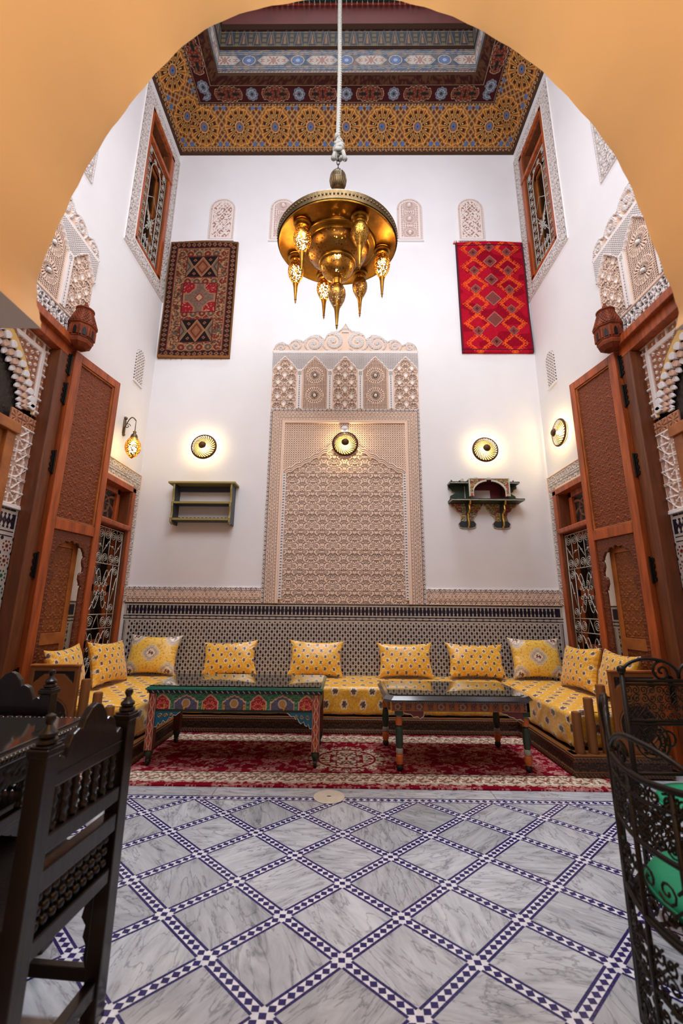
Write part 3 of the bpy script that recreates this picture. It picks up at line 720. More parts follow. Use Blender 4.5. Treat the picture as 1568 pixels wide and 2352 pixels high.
# green roof tiles round the opening and the iron grille over it
m = MB(); yy = D - .80
for k in range(46):
    x = XL + .84 + k * .0795; m.lathe([(.036, 0), (.04, .05), (.036, .1)], (x, yy - .02, zt + .02), 8, fr=ID)
m.build('green_tile_edge', 'roofg', ceil, smooth=True)
m = MB(); zg = zt + .16
for k in range(38): x = XL + .84 + k * .097; m.tube([(x, yy, zt + .1), (x, yy - .02, zg), (x, YF + .8, zg)], .006, 5)
for k in range(12): y = yy - .02 - k * .22; m.tube([(XL + .8, y, zg), (XR - .8, y, zg)], .008, 5)
m.build('skylight_grille', 'iron', ceil)

# ================================================================= WINDOWS AND FAR DOORS
LACE = lambda U, V, w=.0035: np.maximum(1 - dots(U, V, .0165, .30), arab(U, V, .10, .11, .0030) * .0)
def frame_func(y0, y1, z0, z1, wd, pink):
    def f(U, V):
        d = np.minimum(np.minimum(U - y0, y1 - U), np.minimum(V - z0, z1 - V)); 
        if not pink: d = np.minimum(np.minimum(U - y0, y1 - U), z1 - V)
        s = U * .7 + V
        n = arab(U, V, .125, .14, .0019); n = np.minimum(n, 1 - .7 * dots(U + .01, V, .031, .2))
        r = np.where((d > .022) & (d < wd - .018), n, 1.); r = r * (1 - line(d - .018, .0025)) * (1 - .7 * line(d - .009, .002) * (np.sin(s * 260) > 0))
        top = (z1 - V < wd) if not pink else np.zeros(U.shape, bool)
        base = full(U, WH); base = np.where((top & ((d < .03) | (z1 - V > wd - .03)))[..., None], np.array((228, 196, 172), float), base)
        return .006 + .012 * r, mixc((140, 128, 122), base, np.clip(r, 0, 1))
    return f
def frame_mask(a0, a1, b0, b1): return lambda U, V: ~((U > a0) & (U < a1) & (V > b0) & (V < b1))

def grille(m, fr, u0, u1, v0, v1, w, kind, mi=0):
    """wrought scrollwork between u0..u1, v0..v1 at depth w"""
    r = .0055
    def T(pts, rr=r, n=5): p = np.array(pts, float); m.tube(fr(p[:, 0], p[:, 1], w), rr, n, mi)
    def S(c, R, a0=0, sg=1, t=1.7): T(spiral(c, R, t, a0, sg, 22), r * .9, 4)
    def knob(c, R=.012): P = fr(np.array([c[0]]), np.array([c[1]]), w)[0]; m.ball(P, R, 6, mi)
    def flower(cx, cy, R):
        T(np.stack([cx + .20 * R * np.cos(np.linspace(0, 2 * PI, 13)), cy + .28 * R * np.sin(np.linspace(0, 2 * PI, 13))], 1))
        for k in range(8):
            a = k * PI / 4 + PI / 8; knob((cx + .30 * R * math.cos(a), cy + .36 * R * math.sin(a)), .010)
            S((cx + .58 * R * math.cos(a), cy + .66 * R * math.sin(a)), .17 * R, a + PI, 1 if k % 2 else -1, 1.3)
        for sx in (-1, 1):
            for sy in (-1, 1):
                t = np.linspace(0, 1, 14); q = np.stack([cx + sx * R * (.25 + .72 * np.sin(t * PI * .5)), cy + sy * R * (1.15 * np.sin(t * PI * .62) + .12)], 1); T(q)
                q = np.stack([cx + sx * R * (.1 + .55 * t), cy + sy * R * (.42 + .75 * np.sin(t * PI * .8))], 1); T(q, r * .8); knob((cx + sx * R * .66, cy + sy * R * .86), .013)
    W = u1 - u0
    T([(u0, v0), (u0, v1)]); T([(u1, v0), (u1, v1)])
    if kind == 'door':
        hs = [v1, v1 - .40, v1 - .95, v1 - 1.10, v1 - 1.62, v0]
        for z in hs: T([(u0 - .012, z), (u1 + .012, z)])
        n = 5; c = [u0 + W * (k + .5) / n for k in range(n)]
        for k in range(1, n):
            T([(u0 + W * k / n, v1), (u0 + W * k / n, hs[1])], r * .8); T([(u0 + W * k / n, hs[4]), (u0 + W * k / n, v0)], r * .8)
        for k in range(n):
            S((c[k], v1 - .07), .058, PI / 2, 1 if k % 2 else -1, 2.2); S((c[k], hs[1] + .065), .055, -PI / 2, 1 if k % 2 else -1, 2.2)
            T([(c[k] - .05, v1 - .27 + .08 * (k % 2)), (c[k] + .05, v1 - .14 - .08 * (k % 2))], r * .8); knob((c[k], v1 - .20))
            zb = hs[4]
            while zb - .12 > v0: S((c[k], zb - .065), .055, PI / 2, 1 if k % 2 else -1, 2.2); zb -= .17
        for x in (u0 + W * .2, u1 - W * .2): T([(x, hs[1]), (x, hs[4])], r * .9)
        for (t0, t1) in ((hs[1], hs[2]), (hs[3], hs[4])):
            flower((u0 + u1) / 2, (t0 + t1) / 2, W * .29)
            for x in (u0 + W * .1, u1 - W * .1):
                S((x, t0 - .07), .05, PI / 2, 1, 2.); S((x, t1 + .07), .05, -PI / 2, -1, 2.); T([(x - .04, t1 + .14), (x + .04, t0 - .14)], r * .8); knob((x, (t0 + t1) / 2))
        for k in (0, 1, 3, 4): S((c[k], (hs[2] + hs[3]) / 2), .062, 0, 1 if k < 2 else -1, 2.3)
        T([(c[1] + .06, hs[3]), (c[2], hs[2]), (c[3] - .06, hs[3])], r * .8)
    else:
        zt_ = v1; hs = [v1, v0 + .52, v0]
        for z in (v1, v0): T([(u0 - .01, z), (u1 + .01, z)])
        a = [u0 + W * .24, u1 - W * .24]
        t = np.linspace(0, PI, 16); arch = [(a[0], v0)] + [((a[0] + a[1]) / 2 - (a[1] - a[0]) / 2 * math.cos(q), v1 - .30 + .20 * math.sin(q)) for q in t] + [(a[1], v0)]
        T(arch, r * 1.2)
        for x in (u0 + W * .12, u1 - W * .12):
            z = v0 + .08
            while z < v1 - .06: S((x, z), .045, PI / 2, 1 if x < u0 + W / 2 else -1, 1.9); T([(x - .05, z + .07), (x + .05, z + .07)], r * .8); z += .145
        z = v0 + .06
        flower((u0 + u1) / 2, v0 + .52, W * .20)
        for z0_ in (v0 + .02, v0 + .16):
            for k in range(3): S((a[0] + (a[1] - a[0]) * (k + .5) / 3, z0_ + .06), .05, PI / 2, 1 if k % 2 else -1, 1.9)
        T([(a[0], v0 + .84), ((a[0] + a[1]) / 2, v0 + .98), (a[1], v0 + .84)]); T([(a[0], v0 + .3), (a[1], v0 + .78)], r * .8); T([(a[1], v0 + .3), (a[0], v0 + .78)], r * .8)
        for x in np.linspace(a[0], a[1], 5)[1:-1]: T([(x, v0), (x, v0 + .30)], r * .8)
        for k in range(4): S((u0 + W * (k + .5) / 4, v1 - .04 - .05 * (k in (1, 2))), .04, -PI / 2, 1 if k % 2 else -1, 1.8)

def fretwork(U, V, p):
    a = arab(U, V, p, p * 1.1, p * .045); return a
BRW, BRD = (122, 62, 34), (52, 24, 14)
for s in (-1, 1):
    fr = SIDE[s]; sd = 'left' if s < 0 else 'right'
    # upper window
    y0, y1, z0, z1 = 4.28, 4.96, 5.69, 7.84
    wn = thing('window_1' if s < 0 else 'window_2', loc=tuple(fr(4.62, 5.69, 0))); wn['kind'] = 'structure'
    relief('carved_surround', fr, 4.07, D - .002, 5.47, 8.03, .0085, frame_func(4.07, D - .002, 5.47, 8.03, .20, True), parent=wn, mask=frame_mask(y0 - .01, y1 + .01, z0 - .01, z1 + .01))
    m = MB(); fw_ = .075
    for (a, c, p, q) in ((y0 - .012, y0 + .035, z0, z1), (y1 - fw_, y1 + .012, z0, z1), (y0 - .012, y1 + .012, z1 - .05, z1 + .012), (y0 - .012, y1 + .012, z0 - .012, z0 + .035)): m.box(a, c, p, q, -.20, .022, 0, fr)
    for (a, c) in ((y0 + .035, y0 + .05), (y1 - fw_ - .016, y1 - fw_)): m.box(a, c, z0, z1, -.16, .006, 1, fr)
    m.box(y0, y1, z1 - .50, z1 - .44, -.12, .035, 0, fr)
    m.box(y0, y1, z1 - .06, z1 - .05, -.24, -.02, 1, fr)
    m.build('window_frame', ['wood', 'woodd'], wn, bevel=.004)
    relief('fretwork_panel', Fr(fr.o - fr.W * .11, fr.U, fr.V, fr.W), y0 + .05, y1 - .09, z1 - .44, z1 - .05, .008, lambda U, V: (.012 * fretwork(U, V, .10), mixc(BRD, BRW, fretwork(U, V, .10))), 'carve', wn)
    m = MB(); grille(m, fr, y0 + .055, y1 - fw_ - .03, z0 + .03, z1 - .52, -.015, 'window'); m.build('iron_grille', 'silver', wn, smooth=True)
    # inner casement standing ajar, glass panes, dark sheet in place of the unlit room
    m = MB(); yy0, yy1 = y0 + .05, y1 - .08
    for (a, c, p, q) in ((yy0, yy0 + .05, z0, z1 - .5), (yy1 - .05, yy1, z0, z1 - .5), (yy0 + .25, yy0 + .32, z0, z1 - .5), (yy0, yy1, z0, z0 + .06), (yy0, yy1, z0 + .9, z0 + .94), (yy0, yy1, z1 - .56, z1 - .5)): m.box(a, c, p, q, -.17, -.13, 0, fr)
    m.build('casement', 'amber', wn, bevel=.003)
    m = MB(); m.box(yy0, yy1, z0, z1 - .5, -.152, -.148, 0, fr); m.build('pane', 'glass', wn)
    m = MB(); m.box(y0 - .05, y1 + .05, z0 - .05, z1 + .05, -.30, -.255, 0, fr); m.build('dark_backing', 'interior', wn)
    # far door
    y0, y1, z1 = 4.28, 5.03, 2.63
    dr = thing('door_1' if s < 0 else 'door_2', loc=tuple(fr(4.65, 0, 0))); dr['kind'] = 'structure'
    relief('carved_surround', fr, 4.10, D - .002, 1.25, 2.85, .0065, frame_func(4.10, D - .002, 1.2, 2.85, .20 if 0 else .205, False), parent=dr, mask=lambda U, V: ~((U > 4.26) & (U < 5.035) & (V < 2.64)) & ((U > 5.035) & (U < D) | (V > 2.63)))
    m = MB()
    for (a, c, p, q) in ((y0 - .01, y0 + .05, 0, z1), (y1 - .065, y1 + .01, 0, z1), (y0 - .01, y1 + .01, z1 - .055, z1 + .01)): m.box(a, c, p, q, -.20, .024, 0, fr)
    for (a, c) in ((y1 - .085, y1 - .065), (y0 + .05, y0 + .065)): m.box(a, c, 0, z1 - .055, -.16, .008, 1, fr)
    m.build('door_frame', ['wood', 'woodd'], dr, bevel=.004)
    m = MB(); m.box(y0, y1 - .03, 2.085, 2.145, -.10, .045, 0, fr); m.build('transom', 'wood', dr, bevel=.015)
    m = MB()
    for (a, c, p, q) in ((y0 + .05, y0 + .11, 2.145, z1 - .055), (y1 - .21, y1 - .15, 2.145, z1 - .055), (y0 + .05, y1 - .15, z1 - .12, z1 - .055), (y0 + .05, y1 - .15, 2.145, 2.19)): m.box(a, c, p, q, -.13, -.085, 0, fr)
    m.box(y1 - .15, y1 - .06, 2.145, z1 - .055, -.14, -.12, 0, fr); m.build('fanlight_frame', 'wood', dr, bevel=.003)
    def ff(U, V):
        u, v = U - 4.62, V - 2.35; g = np.maximum(line(np.hypot(u, v) - .10, .012, .004), line(np.abs(fr_(np.arctan2(v, u) * 8 / (2 * PI) + np.hypot(u, v) * 4) - .5), .16, .08)); g = np.maximum(g, (np.abs(u) > .20) | (np.abs(v) > .15)); return .016 * g, mixc((34, 18, 14), (112, 66, 48), g)
    relief('fanlight', Fr(fr.o - fr.W * .125, fr.U, fr.V, fr.W), y0 + .10, y1 - .20, 2.17, z1 - .10, .006, ff, 'carve', dr)
    m = MB(); grille(m, fr, y0 + .03, y1 - .10, .30, 2.055, -.02, 'door'); m.build('iron_grille', 'silver', dr, smooth=True)
    m = MB()
    for (a, c) in ((y0, y0 + .05), (y1 - .14, y1 - .06), (4.58, 4.64)): m.box(a, c, 0, 2.085, -.15, -.11, 0, fr)
    for z in (0, .75, 1.35, 2.0): m.box(y0, y1 - .06, z, z + .08, -.15, -.11, 0, fr)
    m.build('door_leaf', 'wood', dr, bevel=.003)
    m = MB(); m.box(y0, y1 - .06, 0, 2.085, -.135, -.13, 0, fr); m.build('pane', 'glass', dr)
    m = MB(); m.box(y0 - .05, y1 + .05, 0, z1 + .05, -.30, -.255, 0, fr); m.build('dark_backing', 'interior', dr)  # dark slab painted as the unlit room beyond the door

# ================================================================= THE TWO BIG PORTALS
def carved(U, V, p):
    a = arab(U, V, p, p * 1.15, p * .045, .003); g = vnoise(U, V, p * .22, 3); return np.clip(a * (.55 + .6 * g), 0, 1)
def hinge(m, fr, u, z, w):
    m.box(u - .028, u + .028, z - .10, z + .10, w, w + .006, 0, fr)
    p = fr(np.array([u, u]), np.array([z - .11, z + .11]), w + .008); m.tube(p, .009, 7)
    for dz in (-.08, -.03, .03, .08):
        for du in (-.034, .034): m.box(u + du - .008, u + du + .008, z + dz - .014, z + dz + .014, w, w + .005, 0, fr)
for s in (-1, 1):
    fr = SIDE[s]; sd = 'left' if s < 0 else 'right'; ic = 2.68
    # wooden casing: lintel beam + far and near posts
    cas = thing('trim_%d' % (8 + (s > 0)), 'brown wooden casing of the tall %s portal, lintel beam and upright posts' % sd, None, tuple(fr(3.42, 0, 0)), kind='structure')
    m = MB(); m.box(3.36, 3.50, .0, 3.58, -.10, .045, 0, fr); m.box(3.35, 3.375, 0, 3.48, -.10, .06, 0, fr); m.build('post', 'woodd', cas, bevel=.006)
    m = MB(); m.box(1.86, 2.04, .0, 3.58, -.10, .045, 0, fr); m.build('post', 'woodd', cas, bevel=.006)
    m = MB(); m.box(1.80, 3.53, 3.49, 3.60, -.12, .05, 0, fr); m.box(1.80, 3.53, 3.585, 3.665, -.05, .10, 0, fr); m.build('lintel', 'wood', cas, bevel=.008)
    # tall open leaf, hinged at the far post
    hy = 3.515; ang = .17; du = np.array([math.sin(ang) * 1.0, math.cos(ang)])     # (away from wall, along y)
    o3 = fr(hy, 0, .02); Uv = fr.U * du[1] + fr.W * du[0]; Wv = np.cross(Uv, [0, 0, 1.]); Wv = Wv if Wv @ fr.W > 0 else -Wv
    lf = Fr(o3 + Wv * .035, Uv, (0, 0, 1), Wv)
    WLf = .615; ZT = 3.575
    leaf = thing('carved_door_leaf', 'tall carved cedar door leaf standing open against the %s wall' % sd, 'door', tuple(lf(0, .02, 0)), 'tall carved door leaves')
    m = MB()
    m.box(0, .085, .02, ZT, -.035, .035, 0, lf); m.box(WLf - .07, WLf, .02, ZT, -.035, .035, 0, lf)
    for (p, q) in ((ZT - .085, ZT), (1.86, 1.955), (.02, .14)): m.box(.085, WLf - .07, p, q, -.035, .033, 0, lf)
    for (a, c, p, q) in ((.085, .10, 1.955, ZT - .085), (WLf - .085, WLf - .07, 1.955, ZT - .085), (.085, WLf - .07, ZT - .10, ZT - .085), (.085, WLf - .07, 1.955, 1.97)): m.box(a, c, p, q, -.03, .022, 1, lf)
    m.build('leaf_frame', ['wood', 'amber'], leaf, bevel=.005)
    relief('carved_panel', lf, .098, WLf - .083, 1.968, ZT - .098, .0055, lambda U, V: (.002 + .014 * carved(U, V, .085), mixc((112, 50, 24), (222, 120, 56), carved(U, V, .085))), 'carve', leaf, back=-.012)
    u0, u1, zb, zt_ = .085, WLf - .07, .14, 1.86; uc = (u0 + u1) / 2; wdt = (u1 - u0) / 2
    def open_top(U): q = np.clip(np.abs(U - uc) / (wdt - .055), 0, 1); return 1.76 - .10 * q ** 2.2 + .022 * np.abs(np.cos(q * PI * 2.6)) * (q < .96)
    relief('cusped_arch', lf, u0, u1, zb, zt_, .0065, lambda U, V: (.014 + .010 * carved(U, V, .06), mixc((92, 42, 22), (166, 84, 42), carved(U, V, .06))), 'carve', leaf, back=-.01,
           mask=lambda U, V: ~((V < open_top(U)) & (np.abs(U - uc) < wdt - .055 + .012 * np.sin(V * 42) * (V > 1.35) * (V < 1.66) - .02 * (V > 1.38) * (V < 1.5))))
    # inner wicket, ajar: carved amber panels in a frame, leaving a slit of the wall in view
    a2 = -.10; Uw = lf.U * math.cos(a2) + lf.W * math.sin(a2); Ww = np.cross(Uw, [0, 0, 1.]); Ww = Ww if Ww @ lf.W > 0 else -Ww
    wf = Fr(lf(u0 + .0, 0, -.012), Uw, (0, 0, 1), Ww); ww = wdt * 2 - .075
    m = MB(); 
    for (a, c) in ((0, .07), (ww - .06, ww)): m.box(a, c, zb, 1.80, -.02, .0, 0, wf)
    for (p, q) in ((zb, .22), (.86, .96), (1.72, 1.80)): m.box(.07, ww - .06, p, q, -.02, 0, 0, wf)
    wk = m.build('wicket_door', 'amber', leaf, bevel=.003)
    relief('carved_panel', wf, .07, ww - .06, .96, 1.72, .006, lambda U, V: (-.010 + .012 * carved(U, V, .10), mixc((120, 62, 26), (206, 126, 56), carved(U, V, .10))), 'carve', leaf, back=-.025)
    relief('carved_panel', wf, .07, ww - .06, .22, .86, .008, lambda U, V: (-.010 + .012 * carved(U, V, .10), mixc((110, 56, 24), (180, 100, 46), carved(U, V, .10))), 'carve', leaf, back=-.025)
    for z in (3.42, 3.12, 2.45, 1.53, .6):
        m = MB(); hinge(m, Fr(fr.o + fr.W * .048, fr.U, fr.V, fr.W), 3.505, z, 0); m.build('hinge', 'hinge', leaf)
    # little roofed turret over the hinge
    tc = fr(3.47, 0, .135); tu = thing('corner_turret', 'small carved wooden turret with scaly roof and finial atop the %s door post' % sd, 'carved ornament', (tc[0], tc[1], 3.56), 'roofed wooden turrets')
    m = MB(); oct_ = lambda r, z: [(tc[0] + r * math.cos(PI / 8 + k * PI / 4), tc[1] + r * math.sin(PI / 8 + k * PI / 4), z) for k in range(8)]
    rings = [(.065, 3.50), (.115, 3.54), (.122, 3.57), (.115, 3.59), (.124, 3.60), (.130, 3.745), (.146, 3.757), (.146, 3.77)]
    v = []; [v.extend(oct_(r, z)) for r, z in rings]; f = [(i * 8 + j, i * 8 + (j + 1) % 8, (i + 1) * 8 + (j + 1) % 8, (i + 1) * 8 + j) for i in range(len(rings) - 1) for j in range(8)] + [list(range(8)), list(range(56, 64))]
    m.add(v, f); m.build('turret_body', 'woodt', tu)
    m = MB()
    for k in range(8):
        a = k * PI / 4; c = np.array([tc[0] + .119 * math.cos(a), tc[1] + .119 * math.sin(a)]); t = np.array([-math.sin(a), math.cos(a)])
        F = Fr((c[0], c[1], 0), (t[0], t[1], 0), (0, 0, 1), (math.cos(a), math.sin(a), 0))
        pl = [(-.016, 3.615), (.016, 3.615), (.016, 3.68), (.010, 3.70), (0, 3.715), (-.010, 3.70), (-.016, 3.68)]
        m.prism(pl, -.002, .004, F)
        for sx in (-.036, .036): m.prism([(sx - .008, 3.61), (sx + .008, 3.61), (sx + .008, 3.72), (sx - .008, 3.72)], -.002, .012, F, 1)
    m.build('arcading', ['hinge', 'woodt'], tu)
    m = MB(); nr = 8; m.lathe([(.140, 3.765), (.075, 3.965)], (tc[0], tc[1], 0), 8, fr=ID, a0=PI / 8, a1=PI / 8 + 2 * PI)
    for i in range(nr):
        z = 3.77 + i * .0245; r = .142 - i * .0086; nn = 26
        m.lathe([(r, 0), (r + .006, .005), (r - .003, .026)], (tc[0], tc[1], z), 8, fr=ID, caps=False, a0=PI / 8, a1=PI / 8 + 2 * PI - 1e-5)
        for k in range(nn): a = 2 * PI * (k + .5 * (i % 2)) / nn; rr = r * (math.cos(PI / 8) / math.cos(((a) % (PI / 4)) - PI / 8)) if 0 else r * .97; m.ball((tc[0] + rr * math.cos(a), tc[1] + rr * math.sin(a), z + .008), .0095, 5)
    m.build('scale_roof', 'woodt', tu)
    m = MB(); m.lathe([(.080, 0), (.094, .008), (.094, .02), (.06, .028), (.022, .036), (.014, .05), (.026, .074), (.020, .092), (.009, .102), (.014, .112), (.009, .122), (0.001, .130)], (tc[0], tc[1], 3.962), 16); m.build('finial', 'woodt', tu, smooth=True); tu.scale = (.86, .86, .86); tu.location.z = 3.622
    # carved plaster above the portal: inscription band + arcade + crown
    pp = thing('carved_plaster_overdoor', 'white and pink carved plaster arcade with scrolled crown above the %s portal' % sd, 'wall panel', tuple(fr(ic, 3.67, 0)), 'carved plaster arcades above the portals')
    relief('inscription_band', fr, ic - 1.0, ic + 1.0, 3.67, 3.90, .0075, inscription(3.67, 3.90), parent=pp)
    relief('arcade', fr, ic - 1.0, ic + 1.0, 3.90, 4.76, .0058, offset_func(arcade_func, ic, 3.90), parent=pp)
    relief('crown', fr, ic - 1.012, ic + 1.012, 4.76, 5.225, .0062, offset_func(crown_func, ic, 4.76), parent=pp, mask=offset_mask(crown_mask, ic, 4.76))
    # stucco arch inside the portal
    rf = Fr(fr.o - fr.W * .06, fr.U, fr.V, fr.W)
    st = thing('trim_%d' % (10 + (s > 0)), 'stucco arch with ochre band and scalloped cusps inside the %s portal' % sd, None, tuple(rf(ic, 2.0, 0)), kind='structure')
    AH = .60
    def arch_in(y): q = np.clip(np.abs(y - ic) / AH, 0, 1); return 2.80 + .57 * (1 - q ** 1.9) ** .62
    def arch_out(y): q = np.clip(np.abs(y - ic) / (AH + .03), 0, 1); return 2.72 + .76 * (1 - q ** 2.1) ** .60
    def sf(U, V):
        x = np.abs(U - ic); e = np.minimum(.69 - x, 3.49 - V); r = np.ones(U.shape); c = full(U, WH)
        sp = (e > .105); rs = 1 - np.clip(dots(x, V, .062, .36) - dots(x, V, .062, .14), 0, 1) * 0
        a, q = fr_(x / .058) - .5, fr_(V / .058 + .5 * (np.floor(x / .058) % 2)) - .5; rr = np.hypot(a, q); g = arab(x, V, .058, .058, .0035)
        c = np.where(sp[..., None], mixc((150, 96, 70), (196, 142, 108), g), c); c = np.where((sp & (rr < .27) & (rr > .11))[..., None], np.array((236, 226, 220), float), c); h = np.where(sp, .004 + .01 * (rr < .27), .022)
        t = np.where(.69 - x < 3.49 - V, V, x); bl = fr_(t / .118); inb = (e > .008) & (e < .058)
        c = np.where((inb & (bl > .2))[..., None], mixc((170, 116, 84), (204, 150, 114), arab(t, e, .118, .06, .004)), c); h = np.where(inb & (bl > .2), .008, h); c = np.where((inb & (np.abs(bl - .6) < .06) & (np.abs(e - .033) < .010))[..., None], np.array((236, 226, 220), float), c)
        oc = V < arch_out(U); c = np.where((oc & (e > .08))[..., None], np.array((222, 184, 112), float), c); h = np.where(oc & (e > .08), .012, h)
        ed_ = np.abs(V - arch_out(U)) < .010; c = np.where((ed_ & (e > .08))[..., None], np.array((150, 110, 80), float), c)
        return h, c
    relief('spandrel', rf, ic - .69, ic + .69, 2.77, 3.49, .008, sf, parent=st, mask=lambda U, V: V > arch_in(U))
    # cusps: two tiers of little hollow scallops following the arch
    for tier, (cm, off, sz) in enumerate((('plaster', .0, 1.), ('pink', .042, .9), ('plaster', .078, .9))):
        m = MB()
        for sg in (-1, 1):
            for k in range(12):
                q = (k + .5 * (tier == 1)) / 12; yq = ic + sg * (AH - .0) * math.cos(q * PI / 2) * .985; zq = float(arch_in(np.array(yq)))
                n2 = np.array([-(yq - ic), -(zq - 2.6)]); n2 /= np.linalg.norm(n2); yy_, zz_ = yq + n2[0] * off, zq + n2[1] * off
                t2_ = np.array([-n2[1], n2[0]]); r0 = .031 - .004 * tier; aa = np.linspace(-.15 * PI, 1.15 * PI, 11); sh = [(r0 * math.cos(x), r0 * math.sin(x)) for x in aa] + [(-.012, -.036), (0, -.050), (.012, -.036)]
                m.prism([(yy_ + t2_[0] * sx_ * sg - n2[0] * sy_, zz_ + t2_[1] * sx_ * sg - n2[1] * sy_) for sx_, sy_ in sh], -.035, .026 - .020 * tier, rf); m.lathe([(.001, .010), (.008, .006), (.010, 0)], (yy_ + n2[0] * .03, .026 - tier * .02, zz_ + n2[1] * .03), 6, fr=lambda a, c, d: rf(a, d, c), caps=False) if tier == 5 else None
        m.build('scalloped_cusps', cm, st, bevel=.006)
    # pilasters with star tracery, square floral blocks, mosaic foot
    for sg in (-1, 1):
        ca, cb = (ic + .40, ic + .685) if sg > 0 else (ic - .685, ic - .40)
        def pf(U, V):
            x = U - (ca + cb) / 2 + .02 * sg; e = np.minimum(np.minimum(U - ca, cb - U), np.minimum(V - 1.985, 2.66 - V)); p = .225
            v = (fr_((V - 2.10) / p + .5) - .5) * p; r = np.hypot(x, v); th = np.arctan2(v, x); f = np.abs(fr_(th * 8 / (2 * PI)) - .5); g = line((.5 - f) * r * .8, .0065, .002) * (r > .02)
            g = np.maximum(g, line(r - .105, .006, .002)); g = np.maximum(g, line(r - .062, .004, .002) * (f > .18)); g = np.maximum(g, line(np.abs(x) + np.abs(v) - .15, .005, .002)); g = np.maximum(g, line(np.abs(v) - .105, .005)); g = np.maximum(g, line(np.abs(x) - .09, .004))
            star = r < .022 * (.7 + .5 * np.abs(np.cos(4 * th))); g = np.where(star, .2, g); g = np.where(e < .012, 1, g); return .004 + .012 * g, mixc((190, 152, 134), (232, 220, 214), g)
        relief('star_pilaster', rf, ca, cb, 1.985, 2.66, .0055, pf, parent=st)
        def bf(U, V):
            x, v = fr_((U - ca) / .1225) - .5, (V - 2.71) / .12; th = np.arctan2(v, x); r = np.hypot(x, v); g = line(np.abs(fr_(th * 8 / (2 * PI)) - .5) - .5, .12, .06) * (r > .06) * (r < .45); g = np.maximum(g, (np.abs(x) > .46)); return .004 + .010 * (1 - g), mixc((176, 120, 88), (120, 76, 56), g)
        relief('floral_block', rf, ca, cb, 2.66, 2.77, .006, bf, parent=st)
        m = MB(); m.box(cb - .003 if sg > 0 else ca - .02, cb + .02 if sg > 0 else ca + .003, 1.985, 3.49, 0, .03, 0, rf); m.box(ca, cb, 1.965, 1.985, 0, .02, 0, rf); m.build('white_edging', 'plaster', st, bevel=.004)
        m = MB(); m.box(ca, cb, .0, 1.965, 0, .008, 0, rf); W0 = .009
        def Rr(a, c, p, q, mi, w=W0): m.flat([(a, p), (c, p), (c, q), (a, q)], w, rf, mi)
        for k in range(36): z = .05 + k * .053; Rr(*( (cb - .02, cb - .003) if sg > 0 else (ca + .003, ca + .02)), z, z + .049, 1)
        for k in range(4): a = ca + .004 + k * .06; Rr(a, a + .056, 1.943, 1.960, 1)
        a0, a1 = ca + .02, cb - .035; Rr(a0, a1, 1.80, 1.92, 1)
        for k in range(5):
            c = a0 + .021 + k * .040
            for s2, base in ((1, 1.80), (-1, 1.92)): m.flat([(c + a, base + s2 * q) for a, q in [(-.012, 0), (-.006, .010), (-.013, .022), (-.009, .036), (-.004, .042), (0, .053), (.004, .042), (.009, .036), (.013, .022), (.006, .010), (.012, 0)]], W0 + .0006, rf, 0)
            m.flat([(c + .02 - .006, 1.86), (c + .02, 1.854), (c + .026, 1.86), (c + .02, 1.866)], W0 + .001, rf, 2)
        Rr(a0, a1, 1.772, 1.780, 1); Rr(a0, a1, 1.735, 1.743, 1)
        for r_ in range(13):
            zc = 1.66 - r_ * .118; colr = (2, 3, 4)[(r_ // 2) % 3]
            for kx in range(2):
                xc_ = a0 + .075 + kx * .118 - .0
                for k in range(8):
                    a = k * PI / 4 + PI / 8; m.flat([(xc_ + .038 * math.cos(a) + .0105 * math.cos(a + j * PI / 2), zc + .038 * math.sin(a) + .0105 * math.sin(a + j * PI / 2)) for j in range(4)], W0, rf, colr)
                m.flat([(xc_ + (.020 if j % 2 else .0115) * math.cos(j * PI / 8), zc + (.020 if j % 2 else .0115) * math.sin(j * PI / 8)) for j in range(16)], W0, rf, colr)
                m.flat([(xc_ + .059 + (.019 if j % 2 else .013) * math.cos(j * PI / 8), zc + .059 + (.019 if j % 2 else .013) * math.sin(j * PI / 8)) for j in range(16)], W0, rf, 1)
        m.build('mosaic_foot', ['ctile', 'ink', 'rtile', 'gtile', 'btile'], st, recalc=False)
    # wooden door closing the arch
    di = thing('door_3' if s < 0 else 'door_4', loc=tuple(rf(ic, 0, 0))); di['kind'] = 'structure'
    m = MB()
    for (a, c, p, q, w0, w1) in ((ic + .36, ic + .45, 0, 2.60, -.04, .05), (ic - .45, ic - .36, 0, 2.60, -.04, .05), (ic - .46, ic + .46, 2.55, 2.64, -.04, .075), (ic + .29, ic + .36, 0, 2.55, -.04, .02), (ic - .36, ic - .29, 0, 2.55, -.04, .02), (ic - .05, ic + .05, 0, 2.55, -.04, .02)): m.box(a, c, p, q, w0, w1, 0, rf)
    m.build('door_frame', 'amber', di, bevel=.006)
    m = MB(); m.box(ic - .37, ic + .37, 0, 2.55, -.05, -.03, 0, rf); m.build('door_panel', 'woodd', di)
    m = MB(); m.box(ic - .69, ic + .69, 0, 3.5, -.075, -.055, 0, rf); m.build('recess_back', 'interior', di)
    tag(relief('carved_lunette', Fr(rf.o - rf.W * .05, rf.U, rf.V, rf.W), ic - .6, ic + .6, 2.62, 3.42, .012, lambda U, V: (.012 * carved(U, V, .09), mixc((26, 18, 14), (84, 60, 40), carved(U, V, .09))), 'carve', di))

